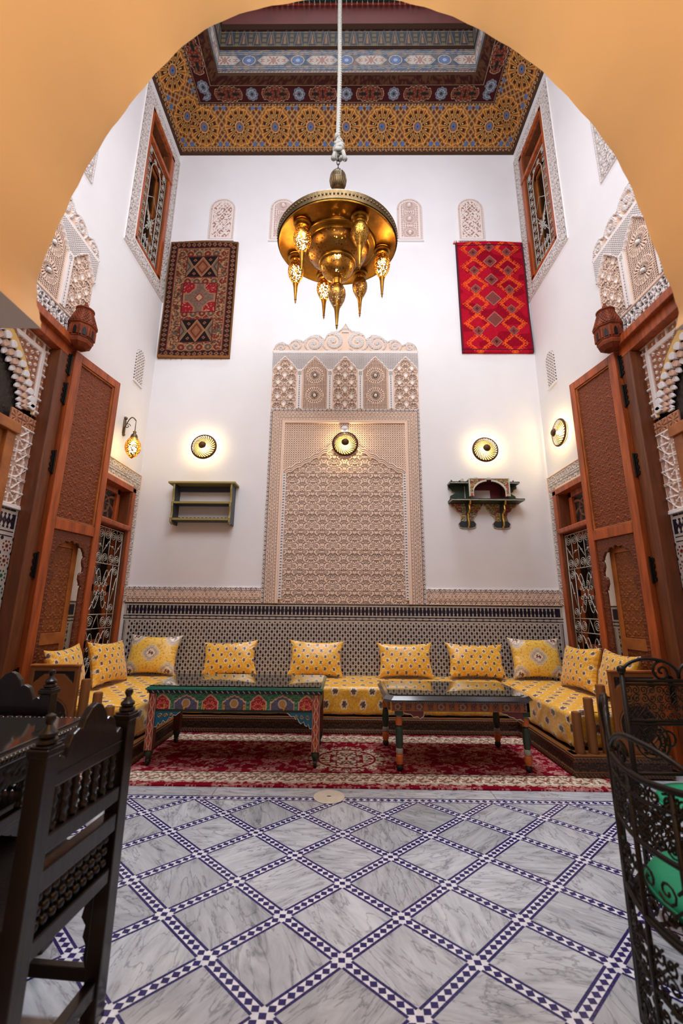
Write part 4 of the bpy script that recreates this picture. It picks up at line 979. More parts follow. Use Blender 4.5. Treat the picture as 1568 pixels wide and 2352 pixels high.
# the nearer upper windows on the side walls (only their carved surrounds show beside the arch)
for wname, WF in (('window_3', FRt), ('window_5', FL)):
    wn = thing(wname, loc=tuple(WF(2.6, 5.6, 0))); wn['kind'] = 'structure'
    relief('carved_surround', WF, 2.05, 3.42, 5.47, 8.03, .010, frame_func(2.05, 3.42, 5.47, 8.03, .24, True), parent=wn, mask=frame_mask(2.28, 3.19, 5.70, 7.80))
    m = MB()
    for (a, c, p, q) in ((2.28, 2.36, 5.7, 7.8), (3.11, 3.19, 5.7, 7.8), (2.28, 3.19, 5.7, 5.78), (2.28, 3.19, 7.72, 7.8)): m.box(a, c, p, q, .0005, .03, 0, WF)
    m.build('window_frame', 'wood', wn, bevel=.004)
    m = MB(); m.box(2.36, 3.11, 5.78, 7.72, .001, .006, 0, WF); m.build('shutter', 'woodd', wn)
    m = MB(); grille(m, WF, 2.38, 3.09, 5.80, 7.68, .025, 'window'); m.build('iron_grille', 'silver', wn, smooth=True)

# unseen window added above the arch to carry frontal fill light onto the walls
wn = thing('added_fill_window', loc=(0, YF, 4.6)); wn['kind'] = 'structure'
m = MB()
for (a, c, p, q) in ((-1.7, -1.62, 4.6, 7.6), (1.57, 1.65, 4.6, 7.6), (-1.7, 1.65, 4.6, 4.68), (-1.7, 1.65, 7.52, 7.6), (-.06, .02, 4.68, 7.52)): m.box(a, c, YF - .14, YF - .06, p, q)
m.build('window_frame', 'wood', wn, bevel=.004)

# ================================================================= WALL RUGS
def tuft(m, x0, x1, z, fr, n, L, mi=0, up=1):
    for k in range(n):
        x = x0 + (x1 - x0) * (k + random.random() * .8) / n; l = L * random.uniform(.4, 1.2); m.tube(fr(np.array([x, x + random.uniform(-.01, .01)]), np.array([z, z + up * l]), np.array([.012, .02])), [.004, .0015], 4, mi)
KX0, KX1, KZ0, KZ1 = -2.63, -1.625, 4.56, 6.50
def wav(U, V, x0, x1, z0, z1, k=0): 
    return .032 + .010 * np.sin(U * 9 + k) * ((z1 - V) / (z1 - z0)) ** .5 + .006 * np.sin(V * 5 + U * 6) + .016 * sm(z1 - .12, z1, V) * np.sin((U - x0) / (x1 - x0) * PI)
def kilim1(U, V):
    x, z = U - KX0, V - KZ0; W, Hh = KX1 - KX0, KZ1 - KZ0; e = np.minimum(np.minimum(x, W - x), np.minimum(z, Hh - z)); n = vnoise(U, V, .018, 1); n2 = vnoise(U, V, .05, 2)
    c = full(U, (128, 100, 78)); c = mixc(c, (84, 50, 42), n > .62); c = mixc(c, (168, 138, 104), n < .28); c = mixc(c, (118, 44, 40), (n2 > .72) & (n > .4)); c = mixc(c, (84, 82, 74), (n2 < .25) & (n > .35))
    s = np.where(np.minimum(x, W - x) < np.minimum(z, Hh - z), z, x)
    # outer guard with a diamond chain
    g = (e > .018) & (e < .105); q = np.abs(fr_(s / .078) - .5) * 2; dd = np.abs(e - .062) / .042; c = np.where(g[..., None], mixc((44, 26, 26), (134, 92, 74), (q + dd < .72)), c); c = np.where(g[..., None], mixc(c, (150, 112, 88), line(q + dd - .80, .07, .05)), c); c = np.where((g & (q + dd < .30))[..., None], np.array((66, 34, 32), float), c)
    c = np.where((e < .018)[..., None], np.array((138, 102, 58), float), c); c = mixc(c, (110, 40, 38), line(e - .114, .006)); c = mixc(c, (150, 120, 92), line(e - .126, .004)); c = mixc(c, (104, 46, 42), line(e - .262, .004) * 0)
    # rows of octagons in the border and between the blocks
    for zc in (1.72, 1.245, .70, .165):
        k = (U - (KX0 + KX1) / 2) / .128; fx = np.abs(fr_(k) - .5) * .128; zz = np.abs(z - zc); od = np.maximum(np.maximum(fx, zz), (fx + zz) * .74); col = np.where((np.floor(k) % 2 == 0)[..., None], np.array((110, 44, 40.)), np.array((86, 78, 70.))); 
        m0 = (np.abs(x - W / 2) < .32) & (od < .052); c = np.where(m0[..., None], col, c); c = np.where((m0 & (od < .018))[..., None], np.array((150, 120, 92.)), c); c = mixc(c, (176, 146, 110), line(od - .056, .004) * (np.abs(x - W / 2) < .33))
    xm = x - W / 2
    for zc, kind in ((1.50, 0), (.97, 1), (.43, 0)):
        hw_, hh = (.225, .170) if kind == 0 else (.235, .235); zz = z - zc; ins = (np.abs(xm) < hw_) & (np.abs(zz) < hh); rim = (np.abs(xm) < hw_ + .018) & (np.abs(zz) < hh + .018) & ~ins; c = np.where(rim[..., None], np.array((104, 26, 34.)), c)
        if kind == 0:
            d = np.abs(xm) / hw_ * 1.0; t = np.abs(zz) / hh; b = full(U, (26, 24, 28)); dia = np.abs(xm) / (.125) + np.abs(zz) / hh; b = mixc(b, (140, 92, 66), dia < 1.); b = mixc(b, (96, 40, 38), line(dia - .62, .09, .05)); b = mixc(b, (172, 132, 98), line(dia - 1., .06, .04)); b = mixc(b, (150, 110, 80), dia < .2)
            sd = (hw_ - np.abs(xm)) / .10 + np.abs(zz) / hh; b = mixc(b, (112, 104, 92), sd < .95); b = mixc(b, (64, 60, 58), line(sd - .5, .1, .06)); b = mixc(b, (160, 124, 92), line(sd - .98, .06, .04))
            for sx in (-1, 1):
                for sz in (-1, 1): q = np.abs(xm - sx * .115) / .028 + np.abs(zz - sz * .115) / .028; b = mixc(b, (150, 96, 72), (q < 1) & (q > .4))
        else:
            b = full(U, (150, 20, 40)); X, Z = np.round(np.abs(xm) / .012) * .012, np.round(np.abs(zz) / .012) * .012; cross = ((X < .06)) | ((Z < .06) & (X < .215)) | ((X + Z < .215)) ; b = np.where(cross[..., None], np.array((112, 98, 92.)) * (.85 + .3 * n[..., None]), b)
            out = ((X < .075)) | ((Z < .075)) | ((X + Z < .24)); b = np.where((out & ~cross)[..., None], np.array((150, 118, 96.)), b); dm = X / .075 + Z / .075; b = mixc(b, (146, 40, 48), (dm < 1) & (dm > .68)); b = mixc(b, (172, 158, 134), dm < .68); b = mixc(b, (40, 30, 30), dm < .16)
            b = mixc(b, (190, 130, 110), (~out) & (n > .75))
        c = np.where(ins[..., None], b, c)
    c = np.where(((z < .035))[..., None], np.array((146, 104, 56.)), c); c = np.where((z > Hh - .03)[..., None], np.array((124, 88, 50.)), c)
    g_ = c.mean(-1, keepdims=True); return wav(U, V, KX0, KX1, KZ0, KZ1), (g_ + (c - g_) * .78) * np.array((.94, .80, .70))
k1 = thing('wall_kilim', 'dark brown wool rug with three framed blocks hanging on the left of the back wall', 'wall rug', ((KX0 + KX1) / 2, D, KZ0), 'rugs hung on the back wall')
relief('woven_field', FB, KX0, KX1, KZ0, KZ1, .0065, kilim1, 'wool', k1, back=.003)
m = MB(); tuft(m, KX0 + .1, KX1 - .06, KZ1 - .004, FB, 90, .022); tuft(m, KX0, KX1, KZ0 + .004, FB, 12, .04, 0, -1); m.build('fringe', 'dkred', k1)
RX0, RX1, RZ0, RZ1 = 1.60, 2.585, 4.655, 6.49
def kilim2(U, V):
    x, z = U - RX0, V - RZ0; W, Hh = RX1 - RX0, RZ1 - RZ0; e = np.minimum(x, W - x); n = vnoise(U, V, .02, 8); n2 = vnoise(U * .6, V, .12, 4)
    c = mixc(full(U, (170, 14, 38)), (140, 6, 30), n2 > .55); c = c * (.92 + .14 * n[..., None]); xm = (x - W / 2) * 1.0
    # stepped orange meander around two columns of lozenges
    p = .315; X, Z = np.round(xm / .0115) * .0115, np.round(z / .0115) * .0115
    cx = .245; a = np.abs(np.abs(X) - cx); zz = np.abs(fr_(Z / p + .02) - .5) * p; L = a * 1.05 + zz * 1.15
    org = (np.abs(L - .150) < .014) | (np.abs(L - .188) < .008) & (fr_(Z / .046) < .6) | ((np.abs(L - .172) < .044) & (fr_((a - zz) / .046) < .34)); vert = (a < .042) & (zz > .105) & ((fr_(zz / .027) < .42) | (a < .008) | (np.abs(a - .038) < .008))
    c = np.where(((org | vert) & (L > .085))[..., None], np.array((226, 84, 30.)) * (.85 + .2 * n[..., None]), c)
    def loz(cxx, czz, R, inner):
        nonlocal c
        d = (np.abs(xm - cxx) + np.abs(z - czz) * .96) / R; c = np.where((d < 1.12)[..., None], np.array((150, 20, 36.)), c); c = np.where((d < .98)[..., None], np.array((84, 24, 28.)), c); c = mixc(c, (186, 120, 104), line(d - .92, .05, .03)); tee = (fr_((xm - cxx + z - czz) / .030) < .42) ^ (fr_((xm - cxx - z + czz) / .030) < .42)
        c = np.where(((d < .88) & (d > .34) & tee)[..., None], np.array((150, 84, 76.)), c); c = np.where((d < .34)[..., None], np.array(inner, float), c)
    for i, zc in enumerate((1.66, 1.345, 1.03, .70, .345)):
        loz(-cx, zc, .078, (96, 30, 30)); loz(cx, zc, .078, (104, 34, 32))
    for zc, R in ((1.74, .075), (1.50, .102), (1.19, .104), (.865, .125), (.52, .125), (.17, .085)): loz(-.01, zc, R, (120, 60, 54) if R > .11 else (80, 26, 28))
    c = np.where((e < .014)[..., None], np.array((70, 40, 52.)), c); c = np.where(((e > .014) & (e < .030))[..., None], np.array((130, 10, 30.)), c); c = mixc(c, (60, 20, 34), line(z - Hh + .055, .006) + line(z - .05, .006))
    return wav(U, V, RX0, RX1, RZ0, RZ1, 2.), c
k2 = thing('wall_kilim', 'bright red wool rug with orange meanders hanging on the right of the back wall', 'wall rug', ((RX0 + RX1) / 2, D, RZ0), 'rugs hung on the back wall')
relief('woven_field', FB, RX0, RX1, RZ0, RZ1, .0065, kilim2, 'wool', k2, back=.003)
MAT['redyarn'] = mat('red_yarn', (176, 40, 48), .9)
m = MB(); tuft(m, RX0 - .03, RX0 + .3, RZ1 - .01, FB, 60, .05); tuft(m, RX0 + .3, RX1, RZ1 - .004, FB, 60, .03); tuft(m, RX0, RX1, RZ0 + .004, FB, 70, .02, 0, -1); m.build('fringe', 'redyarn', k2)

# ================================================================= LAMPS ON THE WALLS
def dome(parent, R=.165, dep=.07, n=27):
    """swirl-slotted dome, local frame: +z is away from the wall"""
    rr = np.concatenate([np.linspace(.02, .30, 5), np.linspace(.33, .90, 20), np.linspace(.92, 1., 4)]); nth = n * 8
    th = np.linspace(0, 2 * PI, nth, endpoint=False); Rg, Tg = np.meshgrid(rr, th, indexing='ij')
    sw = Tg + 1.15 * (Rg - .3); z = dep * (1 - Rg ** 2) ** 1.0 + .035
    P = np.stack([Rg * R * np.cos(sw), Rg * R * np.sin(sw), z], -1).reshape(-1, 3); idx = np.arange(len(rr) * nth).reshape(len(rr), nth); nx = np.roll(idx, -1, 1)
    Q = np.stack([idx[:-1], nx[:-1], nx[1:], idx[1:]], -1); rc = (rr[:-1] + rr[1:]) / 2; ph = np.arange(nth) % 8
    lo = np.where(rc < .5, 3, 5); keep = ~((rc[:, None] > .31) & (rc[:, None] < .90) & (ph[None, :] < np.where(rc < .5, 3, 4)[:, None]))
    np_mesh('slotted_dome', P, Q[keep], 'copper', parent)
    m = MB(); m.lathe([(R, .030), (R + .006, .033), (R + .004, .040), (R - .004, .042)], n=48, caps=False); m.build('rim', 'copper', parent, smooth=True)
    m = MB(); m.lathe([(.040, .094), (.043, .106), (.036, .120), (.018, .130), (.001, .132)], n=20); m.build('centre_boss', 'copper', parent, smooth=True)
    m = MB(); m.ball((0, 0, .043), .024, 10); m.build('bulb', 'bulbs', parent, smooth=True)
    m = MB(); m.lathe([(.138, 0.0), (.138, .004), (.05, .006), (.012, .012)], n=32); m.build('glare_plate', 'glareplate', parent)  # plate added behind the bulb to temper the glow in the slots
proto = thing('round_wall_lamp'); dome(proto)
spots = [((-1.868, D, 3.245), (PI / 2, 0, 0), 'round slotted copper wall lamp glowing above the open shelf'), ((-.012, D - .026, 3.285), (PI / 2, 0, 0), 'round slotted copper wall lamp glowing on the carved plaster panel'),
         ((1.815, D, 3.225), (PI / 2, 0, 0), 'round slotted copper wall lamp glowing above the painted niche shelf'), ((XR, 4.70, 3.285), (0, -PI / 2, 0), 'round slotted copper wall lamp on the right side wall beside the door leaf')]
lights = []
for k, (loc, rot, lab) in enumerate(spots):
    o = proto if k == 0 else copy_tree(proto); o.location = loc; o.rotation_euler = rot; tag(o, lab, 'wall lamp', 'round slotted wall lamps')
    d = Vector((0, -1, 0)) if k < 3 else Vector((-1, 0, 0)); lights.append((Vector(loc) + d * .045))
# hanging filigree lantern on a scroll bracket
ll = thing('hanging_lantern', 'egg-shaped gold filigree lantern glowing on a scroll bracket at the left wall', 'wall lamp', (XL, 4.61, 3.30))
m = MB(); m.lathe([(.001, -.09), (.014, -.08), (.02, -.04), (.014, 0), (.022, .03), (.012, .07), (.001, .09)], (4.61, 3.30, .012), 10, fr=lambda a, c, d: FL(a, c + (d - .012) * 1., .015 + 0 * a)) if 0 else m.box(4.59, 4.63, 3.20, 3.38, 0, .014, 0, FL)
m.ball((XL + .012, 4.61, 3.40), .022, 8); m.ball((XL + .012, 4.61, 3.19), .018, 8)
t = np.linspace(0, 1, 20); pts = np.stack([XL + .01 + .20 * t, 4.61 - .13 * t, 3.27 + .085 * np.sin(t * PI * 1.0) + .04 * t], 1); m.tube(pts, .007, 6)
sp = spiral((.07, 3.28), .035, 1.3, 0, 1, 18); m.tube(np.stack([XL + sp[:, 0], 4.61 - .045 + 0 * sp[:, 0], sp[:, 1]], 1), .005, 5); m.build('scroll_bracket', 'brassd', ll, smooth=True)
LC = np.array([XL + .215, 4.475, 0])
m = MB(); m.tube([(LC[0], LC[1], 3.305), (LC[0], LC[1], 3.14)], .005, 5)
m.lathe([(.008, 3.18), (.02, 3.165), (.014, 3.15), (.034, 3.125), (.040, 3.10), (.042, 3.085)], (LC[0], LC[1], 0), 16, caps=False); m.build('cap', 'brassd', ll, smooth=True)
m = MB(); m.lathe([(.040, 3.09), (.064, 3.06), (.084, 3.015), (.088, 2.97), (.078, 2.925), (.055, 2.885), (.025, 2.855), (.002, 2.838)], (LC[0], LC[1], 0), 32, caps=False); m.build('filigree_shade', 'brassf', ll, smooth=True)
m = MB(); m.lathe([(.002, 3.07), (.020, 3.05), (.040, 3.0), (.042, 2.95), (.026, 2.905), (.002, 2.89)], (LC[0], LC[1], 0), 14, caps=False); m.build('bulb', 'bulbl', ll, smooth=True)

# ================================================================= CHANDELIER ON ITS ROPE
CX, CY, CZ = -.10, 3.30, 4.66
ch = thing('brass_chandelier', 'large round brass tray chandelier with pierced bowls and drop lanterns hanging from a grey rope', 'chandelier', (CX, CY, CZ))
m = MB(); m.lathe([(.10, .006), (.30, .0), (.53, .0), (.555, -.012), (.56, .0), (.562, .075), (.552, .078), (.55, .012), (.30, .012), (.10, .016)], (CX, CY, CZ), 72, caps=False); m.build('tray', 'brass', ch, smooth='auto')
m = MB(); m.lathe([(.566, .0), (.570, .012), (.566, .024), (.566, .06), (.571, .070), (.564, .082)], (CX, CY, CZ), 72, caps=False)
for k in range(110):
    a = 2 * PI * k / 110; m.ball((CX + .566 * math.cos(a), CY + .566 * math.sin(a), CZ + .042), .010, 5)
m.build('chased_rim', 'brassd', ch, smooth=True)
m = MB(); m.lathe([(.365, -.002), (.372, -.012), (.350, -.018), (.335, -.012), (.320, -.022), (.308, -.016), (.300, -.03)], (CX, CY, CZ), 56, caps=False); m.build('bowl_moulding', 'brass', ch, smooth=True)
m = MB(); m.lathe([(.300, -.02), (.298, -.045), (.282, -.080), (.250, -.112), (.205, -.138), (.160, -.155)], (CX, CY, CZ), 56, caps=False); m.build('pierced_bowl', 'brassb', ch, smooth=True)
m = MB(); m.lathe([(.172, -.145), (.178, -.155), (.178, -.178), (.168, -.188), (.155, -.184)], (CX, CY, CZ), 48, caps=False); m.build('bowl_collar', 'brass', ch, smooth=True)
m = MB(); m.lathe([(.160, -.178), (.158, -.215), (.142, -.258), (.108, -.298), (.062, -.322), (.030, -.330)], (CX, CY, CZ), 44, caps=False); m.build('lower_bowl', 'brassp', ch, smooth=True)
m = MB(); m.ball((CX, CY, CZ - .08), .030, 10); m.build('bulb', 'bulb', ch, smooth=True)
m = MB(); m.ball((CX, CY, CZ - .225), .020, 10); m.build('bulb', 'bulb', ch, smooth=True)
def drop_lamp(x, y, z, k, lit, mount=True):
    """drop shaped pierced lantern, k scales it"""
    if mount: m = MB(); m.lathe([(.070, 0), (.078, -.010), (.078, -.022), (.062, -.03), (.066, -.042), (.066, -.055), (.050, -.062), (.046, -.075)], (x, y, z), 28, caps=False); mo = m.build('drop_lantern', 'brass', ch, smooth='auto')
    else: m = MB(); m.lathe([(.045, .015), (.05, .0), (.042, -.02), (.040, -.06)], (x, y, z), 24, caps=False); mo = m.build('drop_lantern', 'brass', ch, smooth='auto')
    WL[mo.name] = WL[ch.name]
    z -= .06
    m = MB(); m.lathe([(.040 * k, .0), (.062 * k, -.022 * k), (.080 * k, -.065 * k), (.083 * k, -.105 * k), (.074 * k, -.150 * k), (.052 * k, -.195 * k), (.030 * k, -.235 * k)], (x, y, z), 30, caps=False); m.build('pierced_shade', 'brassf' if lit else 'brassp', mo, smooth=True)
    m = MB(); m.lathe([(.030 * k, -.232 * k), (.022 * k, -.27 * k), (.016 * k, -.34 * k), (.011 * k, -.40 * k), (.014 * k, -.408 * k), (.006 * k, -.416 * k), (.010 * k, -.430 * k), (.004, -.44 * k), (.001, -.455 * k)], (x, y, z), 16, caps=False); m.build('tip', 'brass', mo, smooth=True)
    if lit: m = MB(); m.lathe([(.001, -.03 * k), (.034 * k, -.05 * k), (.055 * k, -.10 * k), (.048 * k, -.15 * k), (.02 * k, -.195 * k), (.001, -.2 * k)], (x, y, z), 14, caps=False); m.build('bulb', 'bulb', mo, smooth=True)
for deg, lit in ((-4, 1), (62, 0), (135, 1), (197, 1), (250, 1), (302, 0)):
    a = math.radians(deg); drop_lamp(CX + .43 * math.cos(a), CY - .43 * math.sin(a), CZ - .002, .95, lit)
    if lit: lights.append(('c', Vector((CX + .43 * math.cos(a) * 1.0, CY - .43 * math.sin(a), CZ - .16))))
drop_lamp(CX, CY, CZ - .315, 1.0, 0, False)
m = MB(); m.lathe([(.10, .010), (.04, .03), (.026, .10), (.034, .20), (.026, .25), (.036, .30), (.044, .35), (.034, .44), (.024, .50), (.030, .56), (.022, .59)], (CX, CY, CZ), 24); m.build('stem', 'brassd', ch, smooth=True)
m = MB(); nb = 24; prof = [(.02, .58), (.05, .60), (.072, .65), (.078, .69), (.070, .74), (.045, .775), (.015, .79), (.010, .82), (.001, .825)]
m.lathe(prof, (CX, CY, CZ), 24)
for k in range(24):
    a = 2 * PI * k / 24; m.tube([(CX + (r + .001) * math.cos(a), CY + (r + .001) * math.sin(a), CZ + z) for r, z in prof[1:6]], .005, 4)
m.build('fluted_ball', 'brassd', ch, smooth=True)
m = MB()
for k in range(5):
    z = CZ + .84 + k * .042; t = np.linspace(0, 2 * PI, 13)[:-1]; ex = (1, 0) if k % 2 else (0, 1)
    m.tube([(CX + .014 * math.cos(q) * ex[0], CY + .014 * math.cos(q) * ex[1], z + .027 * math.sin(q)) for q in t], .0045, 5, closed=True)
m.build('chain', 'iron', ch, smooth=True)
ch.rotation_euler = (.14, 0, 0); ch.scale = (1.04, 1.04, 1.04); ch.location = (CX, CY + .1465, 4.70)
rp = thing('hanging_rope', 'knotted grey rope wrapped round the chain and holding up the chandelier', 'rope', (CX, CY, CZ + .84))
m = MB(); n = 260; z = np.linspace(CZ + 1.12, H + 1.94, n)
for ph in (0, 2 * PI / 3, 4 * PI / 3): q = (z - z[0]) * 62 + ph; m.tube(np.stack([CX + .013 * np.cos(q) + .004 * np.sin(z * 3), CY + .013 * np.sin(q), z], 1), .0135, 5)
m.build('rope', 'rope', rp, smooth=True)
m = MB(); r_ = random.Random(3)
for k in range(5):
    q = np.linspace(0, 1, 26); a0 = k * 1.3; zz = CZ + .99 + k * .045
    m.tube(np.stack([CX + (.036 + .01 * np.sin(q * 9 + k)) * np.cos(a0 + q * 5.5), CY + .034 * np.sin(a0 + q * 5.5), zz + .085 * q + .012 * np.sin(q * 12)], 1), .019, 7)
for dx, dy, l in ((-.05, 0, .10), (.07, -.01, .12), (.02, .03, .07)): m.tube([(CX, CY, CZ + 1.06), (CX + dx * .7, CY + dy, CZ + 1.05), (CX + dx, CY + dy, CZ + 1.07 - l)], [.02, .02, .026], 7)
m.build('knot', 'rope', rp, smooth=True)
m = MB(); m.tube([(CX + .07, CY, CZ + .97), (CX + .05, CY - .03, CZ + .86), (CX + .03, CY - .082, CZ + .72), (CX + .03, CY - .082, CZ + .66), (CX - .03, CY - .082, CZ + .66)], .0028, 4); m.build('loose_string', 'rope', rp)

# ================================================================= WALL SHELVES
sh = thing('open_wall_shelf', 'olive and slate painted two-tier open wall shelf under the left lamp', 'wall shelf', (-1.78, D, 2.19))
m = MB(); m.box(-2.215, -1.375, 2.695, 2.72, 0, .20, 0, FB); m.box(-2.14, -1.43, 2.63, 2.695, .015, .03, 1, FB); m.build('top_board', ['olive', 'slate'], sh, bevel=.003)
for x in (-2.155, -1.44):
    prof = [(0, 2.695), (.175, 2.695), (.18, 2.62), (.16, 2.52), (.165, 2.47), (.185, 2.45), (.185, 2.40), (.170, 2.34), (.175, 2.28), (.19, 2.25), (.188, 2.205), (.15, 2.185), (.13, 2.205), (.10, 2.19), (0, 2.19)]
    m = MB(); m.prism(prof, x + .003, x + .025, Fr((0, D, 0), (0, -1, 0), (0, 0, 1), (1, 0, 0)), 1)
    for a, c in zip(prof[1:-3], prof[2:-2]): m.tube([(x + .014, D - a[0], a[1]), (x + .014, D - c[0], c[1])], .0125, 6, 0)
    m.build('side_panel', ['olive', 'slate'], sh)
for z in (2.445, 2.235):
    m = MB(); m.box(-2.13, -1.44, z, z + .018, .0, .165, 1, FB); m.box(-2.13, -1.44, z - .003, z + .022, .165, .178, 0, FB)
    for k in range(14): m.box(-2.11 + k * .048, -2.085 + k * .048, z + .024, z + .031, .16, .172, 1, FB) if z < 2.3 else None
    m.build('shelf_board', ['olive', 'slate'], sh)

NS = 1.745
ns = thing('niche_wall_shelf', 'dark green painted wall shelf with arched niche and scroll brackets, right of the panel', 'wall shelf', (NS, D, 2.19))
def scrollc(U, V, base=(26, 38, 32)):
    a = arab(U, V, .12, .11, .0026); n = vnoise(U, V, .04, 3); c = mixc(full(U, (196, 182, 150)), base, a); c = np.where(((1 - a > .3) & (n > .6))[..., None], np.array((182, 84, 64.)), c); c = np.where(((1 - a > .3) & (n < .35))[..., None], np.array((178, 138, 58.)), c); return c
def niche_f(U, V):
    u, v = np.abs(U - NS - .025), V - 2.545; ar = .155 + .035 * np.sqrt(np.clip(1 - (u / .20) ** 2, 0, 1)); c = scrollc(U, V); ed = np.minimum(.25 - u, .235 - v); c = np.where((ed < .012)[..., None], np.array((196, 192, 176.)), c)
    top = np.where(u < .205, .05 + .145 * np.sqrt(np.clip(1 - (u / .205) ** 2, 0, 1)) + .018 * (u < .03), -1); c = np.where(((v < top + .022) & (u < .22))[..., None], np.array((206, 202, 188.)), c); return .004 + .006 * (ed < .012), c
def niche_m(U, V): u, v = np.abs(U - NS - .025), V - 2.545; top = np.where(u < .195, .05 + .145 * np.sqrt(np.clip(1 - (u / .195) ** 2, 0, 1)) + .018 * (u < .03), -1); return ~((v < top) & (u < .195))
F2 = Fr((0, D - .21, 0), (1, 0, 0), (0, 0, 1), (0, -1, 0))
relief('arched_front', F2, NS - .225, NS + .275, 2.545, 2.78, .0055, niche_f, 'paint', ns, mask=niche_m, back=-.012)
m = MB(); m.box(NS - .215, NS - .20, 2.52, 2.77, 0, .21, 0, FB); m.box(NS + .25, NS + .265, 2.52, 2.77, 0, .21, 0, FB); m.box(NS - .215, NS + .265, 2.765, 2.78, 0, .212, 0, FB); m.build('niche_sides', 'dgreen', ns)
m = MB(); m.box(NS - .20, NS + .25, 2.68, 2.765, .003, .01, 0, FB); m.box(NS + .10, NS + .25, 2.52, 2.68, .003, .01, 0, FB); m.box(NS - .20, NS + .25, 2.755, 2.765, .01, .2, 0, FB); m.box(NS + .243, NS + .25, 2.53, 2.755, .01, .19, 0, FB); m.build('maroon_lining', 'maroon', ns)
for (a, c, z, dp) in ((NS - .44, NS - .215, 2.735, .15), (NS + .265, NS + .43, 2.735, .15), (NS - .44, NS + .45, 2.50, .215)):
    m = MB(); P = [(a, 0)]; k = 14
    P += [(a, dp * .6)] + [(a + (c - a) * j / k, dp - .010 * abs(math.sin(j * 1.3))) for j in range(k + 1)] + [(c, dp * .6), (c, 0)]
    m.prism(P, z, z + .022, Fr((0, D, 0), (1, 0, 0), (0, -1, 0), (0, 0, 1))); q = np.array(P[1:-1]); m.tube(np.stack([q[:, 0], D - q[:, 1], np.full(len(q), z + .002)], 1), .004, 5, 1); m.build('wavy_shelf', ['dgreen', 'stone'], ns)
for sx in (-1, 1):                                  # wing brackets and feet
    c0 = NS + sx * .33
    m = MB(); P = [(0, 2.735), (sx * .11, 2.735), (sx * .105, 2.70), (sx * .07, 2.68), (sx * .06, 2.655), (sx * .02, 2.64), (sx * .05, 2.62), (sx * .085, 2.60), (sx * .09, 2.56), (sx * .115, 2.53), (sx * .11, 2.522), (0, 2.522), (-sx * .1, 2.522), (-sx * .1, 2.735)]
    m.prism([(c0 + a, z) for a, z in P], .0, .018, FB); m.tube(np.array([FB(c0 + a, z, .018) for a, z in P[1:11]]), .0035, 5, 1); m.build('wing_plate', ['dgreen', 'stone'], ns)
    out = [(sx * .42, 2.50), (sx * .40, 2.46), (sx * .36, 2.44), (sx * .335, 2.40), (sx * .30, 2.38), (sx * .285, 2.33), (sx * .30, 2.27), (sx * .325, 2.24), (sx * .31, 2.195), (sx * .27, 2.185), (sx * .16, 2.185), (sx * .115, 2.20), (sx * .105, 2.24), (sx * .135, 2.28), (sx * .125, 2.33), (sx * .09, 2.36), (sx * .075, 2.40), (sx * .04, 2.43), (sx * .03, 2.46), (0, 2.485), (0, 2.50)]
    P = np.array([(NS + a, z) for a, z in out])
    def inside(U, V, P=P):
        r = np.zeros(U.shape, bool); j = len(P) - 1
        for i in range(len(P)):
            c_ = ((P[i, 1] > V) != (P[j, 1] > V)) & (U < (P[j, 0] - P[i, 0]) * (V - P[i, 1]) / (P[j, 1] - P[i, 1] + 1e-12) + P[i, 0]); r ^= c_; j = i
        return r
    br = relief('scroll_bracket', FB, P[:, 0].min(), P[:, 0].max(), 2.185, 2.50, .0055, lambda U, V: (.018 + 0 * U, np.where((V < 2.27)[..., None], np.array((40, 46, 54.)), scrollc(U, V))), 'paint', ns, mask=inside)
    m = MB(); m.tube(np.array([FB(a, z, .019) for a, z in P]), .0035, 5, 0); m.build('pale_edging', 'stone', br)
    m = MB(); fx = NS + sx * .215; prof = [(0, 2.50), (.20, 2.50), (.185, 2.46), (.15, 2.45), (.155, 2.40), (.12, 2.37), (.08, 2.36), (.075, 2.30), (.095, 2.25), (.09, 2.21), (.05, 2.19), (0, 2.19)]
    m.prism(prof, fx - .008, fx + .008, Fr((0, D, 0), (0, -1, 0), (0, 0, 1), (1, 0, 0)), 1); q = prof[1:-1]; m.tube([(fx, D - a, z) for a, z in q], .011, 6, 0); m.build('bracket_fin', ['gold', 'dgreen'], ns)
    m = MB(); P = spiral((NS + sx * .265, 2.80), .026, 1.4, -PI / 2 if sx > 0 else -PI / 2, -sx, 18); m.tube(np.stack([P[:, 0], np.full(18, D - .06), P[:, 1]], 1), .006, 5, 1)
    m.prism([(NS + sx * .02, 2.78), (NS + sx * .03, 2.815), (NS + sx * .065, 2.84), (NS + sx * .105, 2.838), (NS + sx * .15, 2.81), (NS + sx * .20, 2.78)], .03, .045, FB, 0); m.prism([(NS + sx * .38, 2.757), (NS + sx * .385, 2.80), (NS + sx * .40, 2.81), (NS + sx * .398, 2.78), (NS + sx * .42, 2.757)], .03, .045, FB, 0)
    m.prism([(NS + sx * .24, 2.757), (NS + sx * .27, 2.775), (NS + sx * .31, 2.83), (NS + sx * .335, 2.79), (NS + sx * .34, 2.757)] if 0 else [(NS + sx * .29, 2.757), (NS + sx * .275, 2.80), (NS + sx * .295, 2.80), (NS + sx * .34, 2.757)], .03, .045, FB, 0); m.build('crest', ['dgreen', 'stone'], ns)

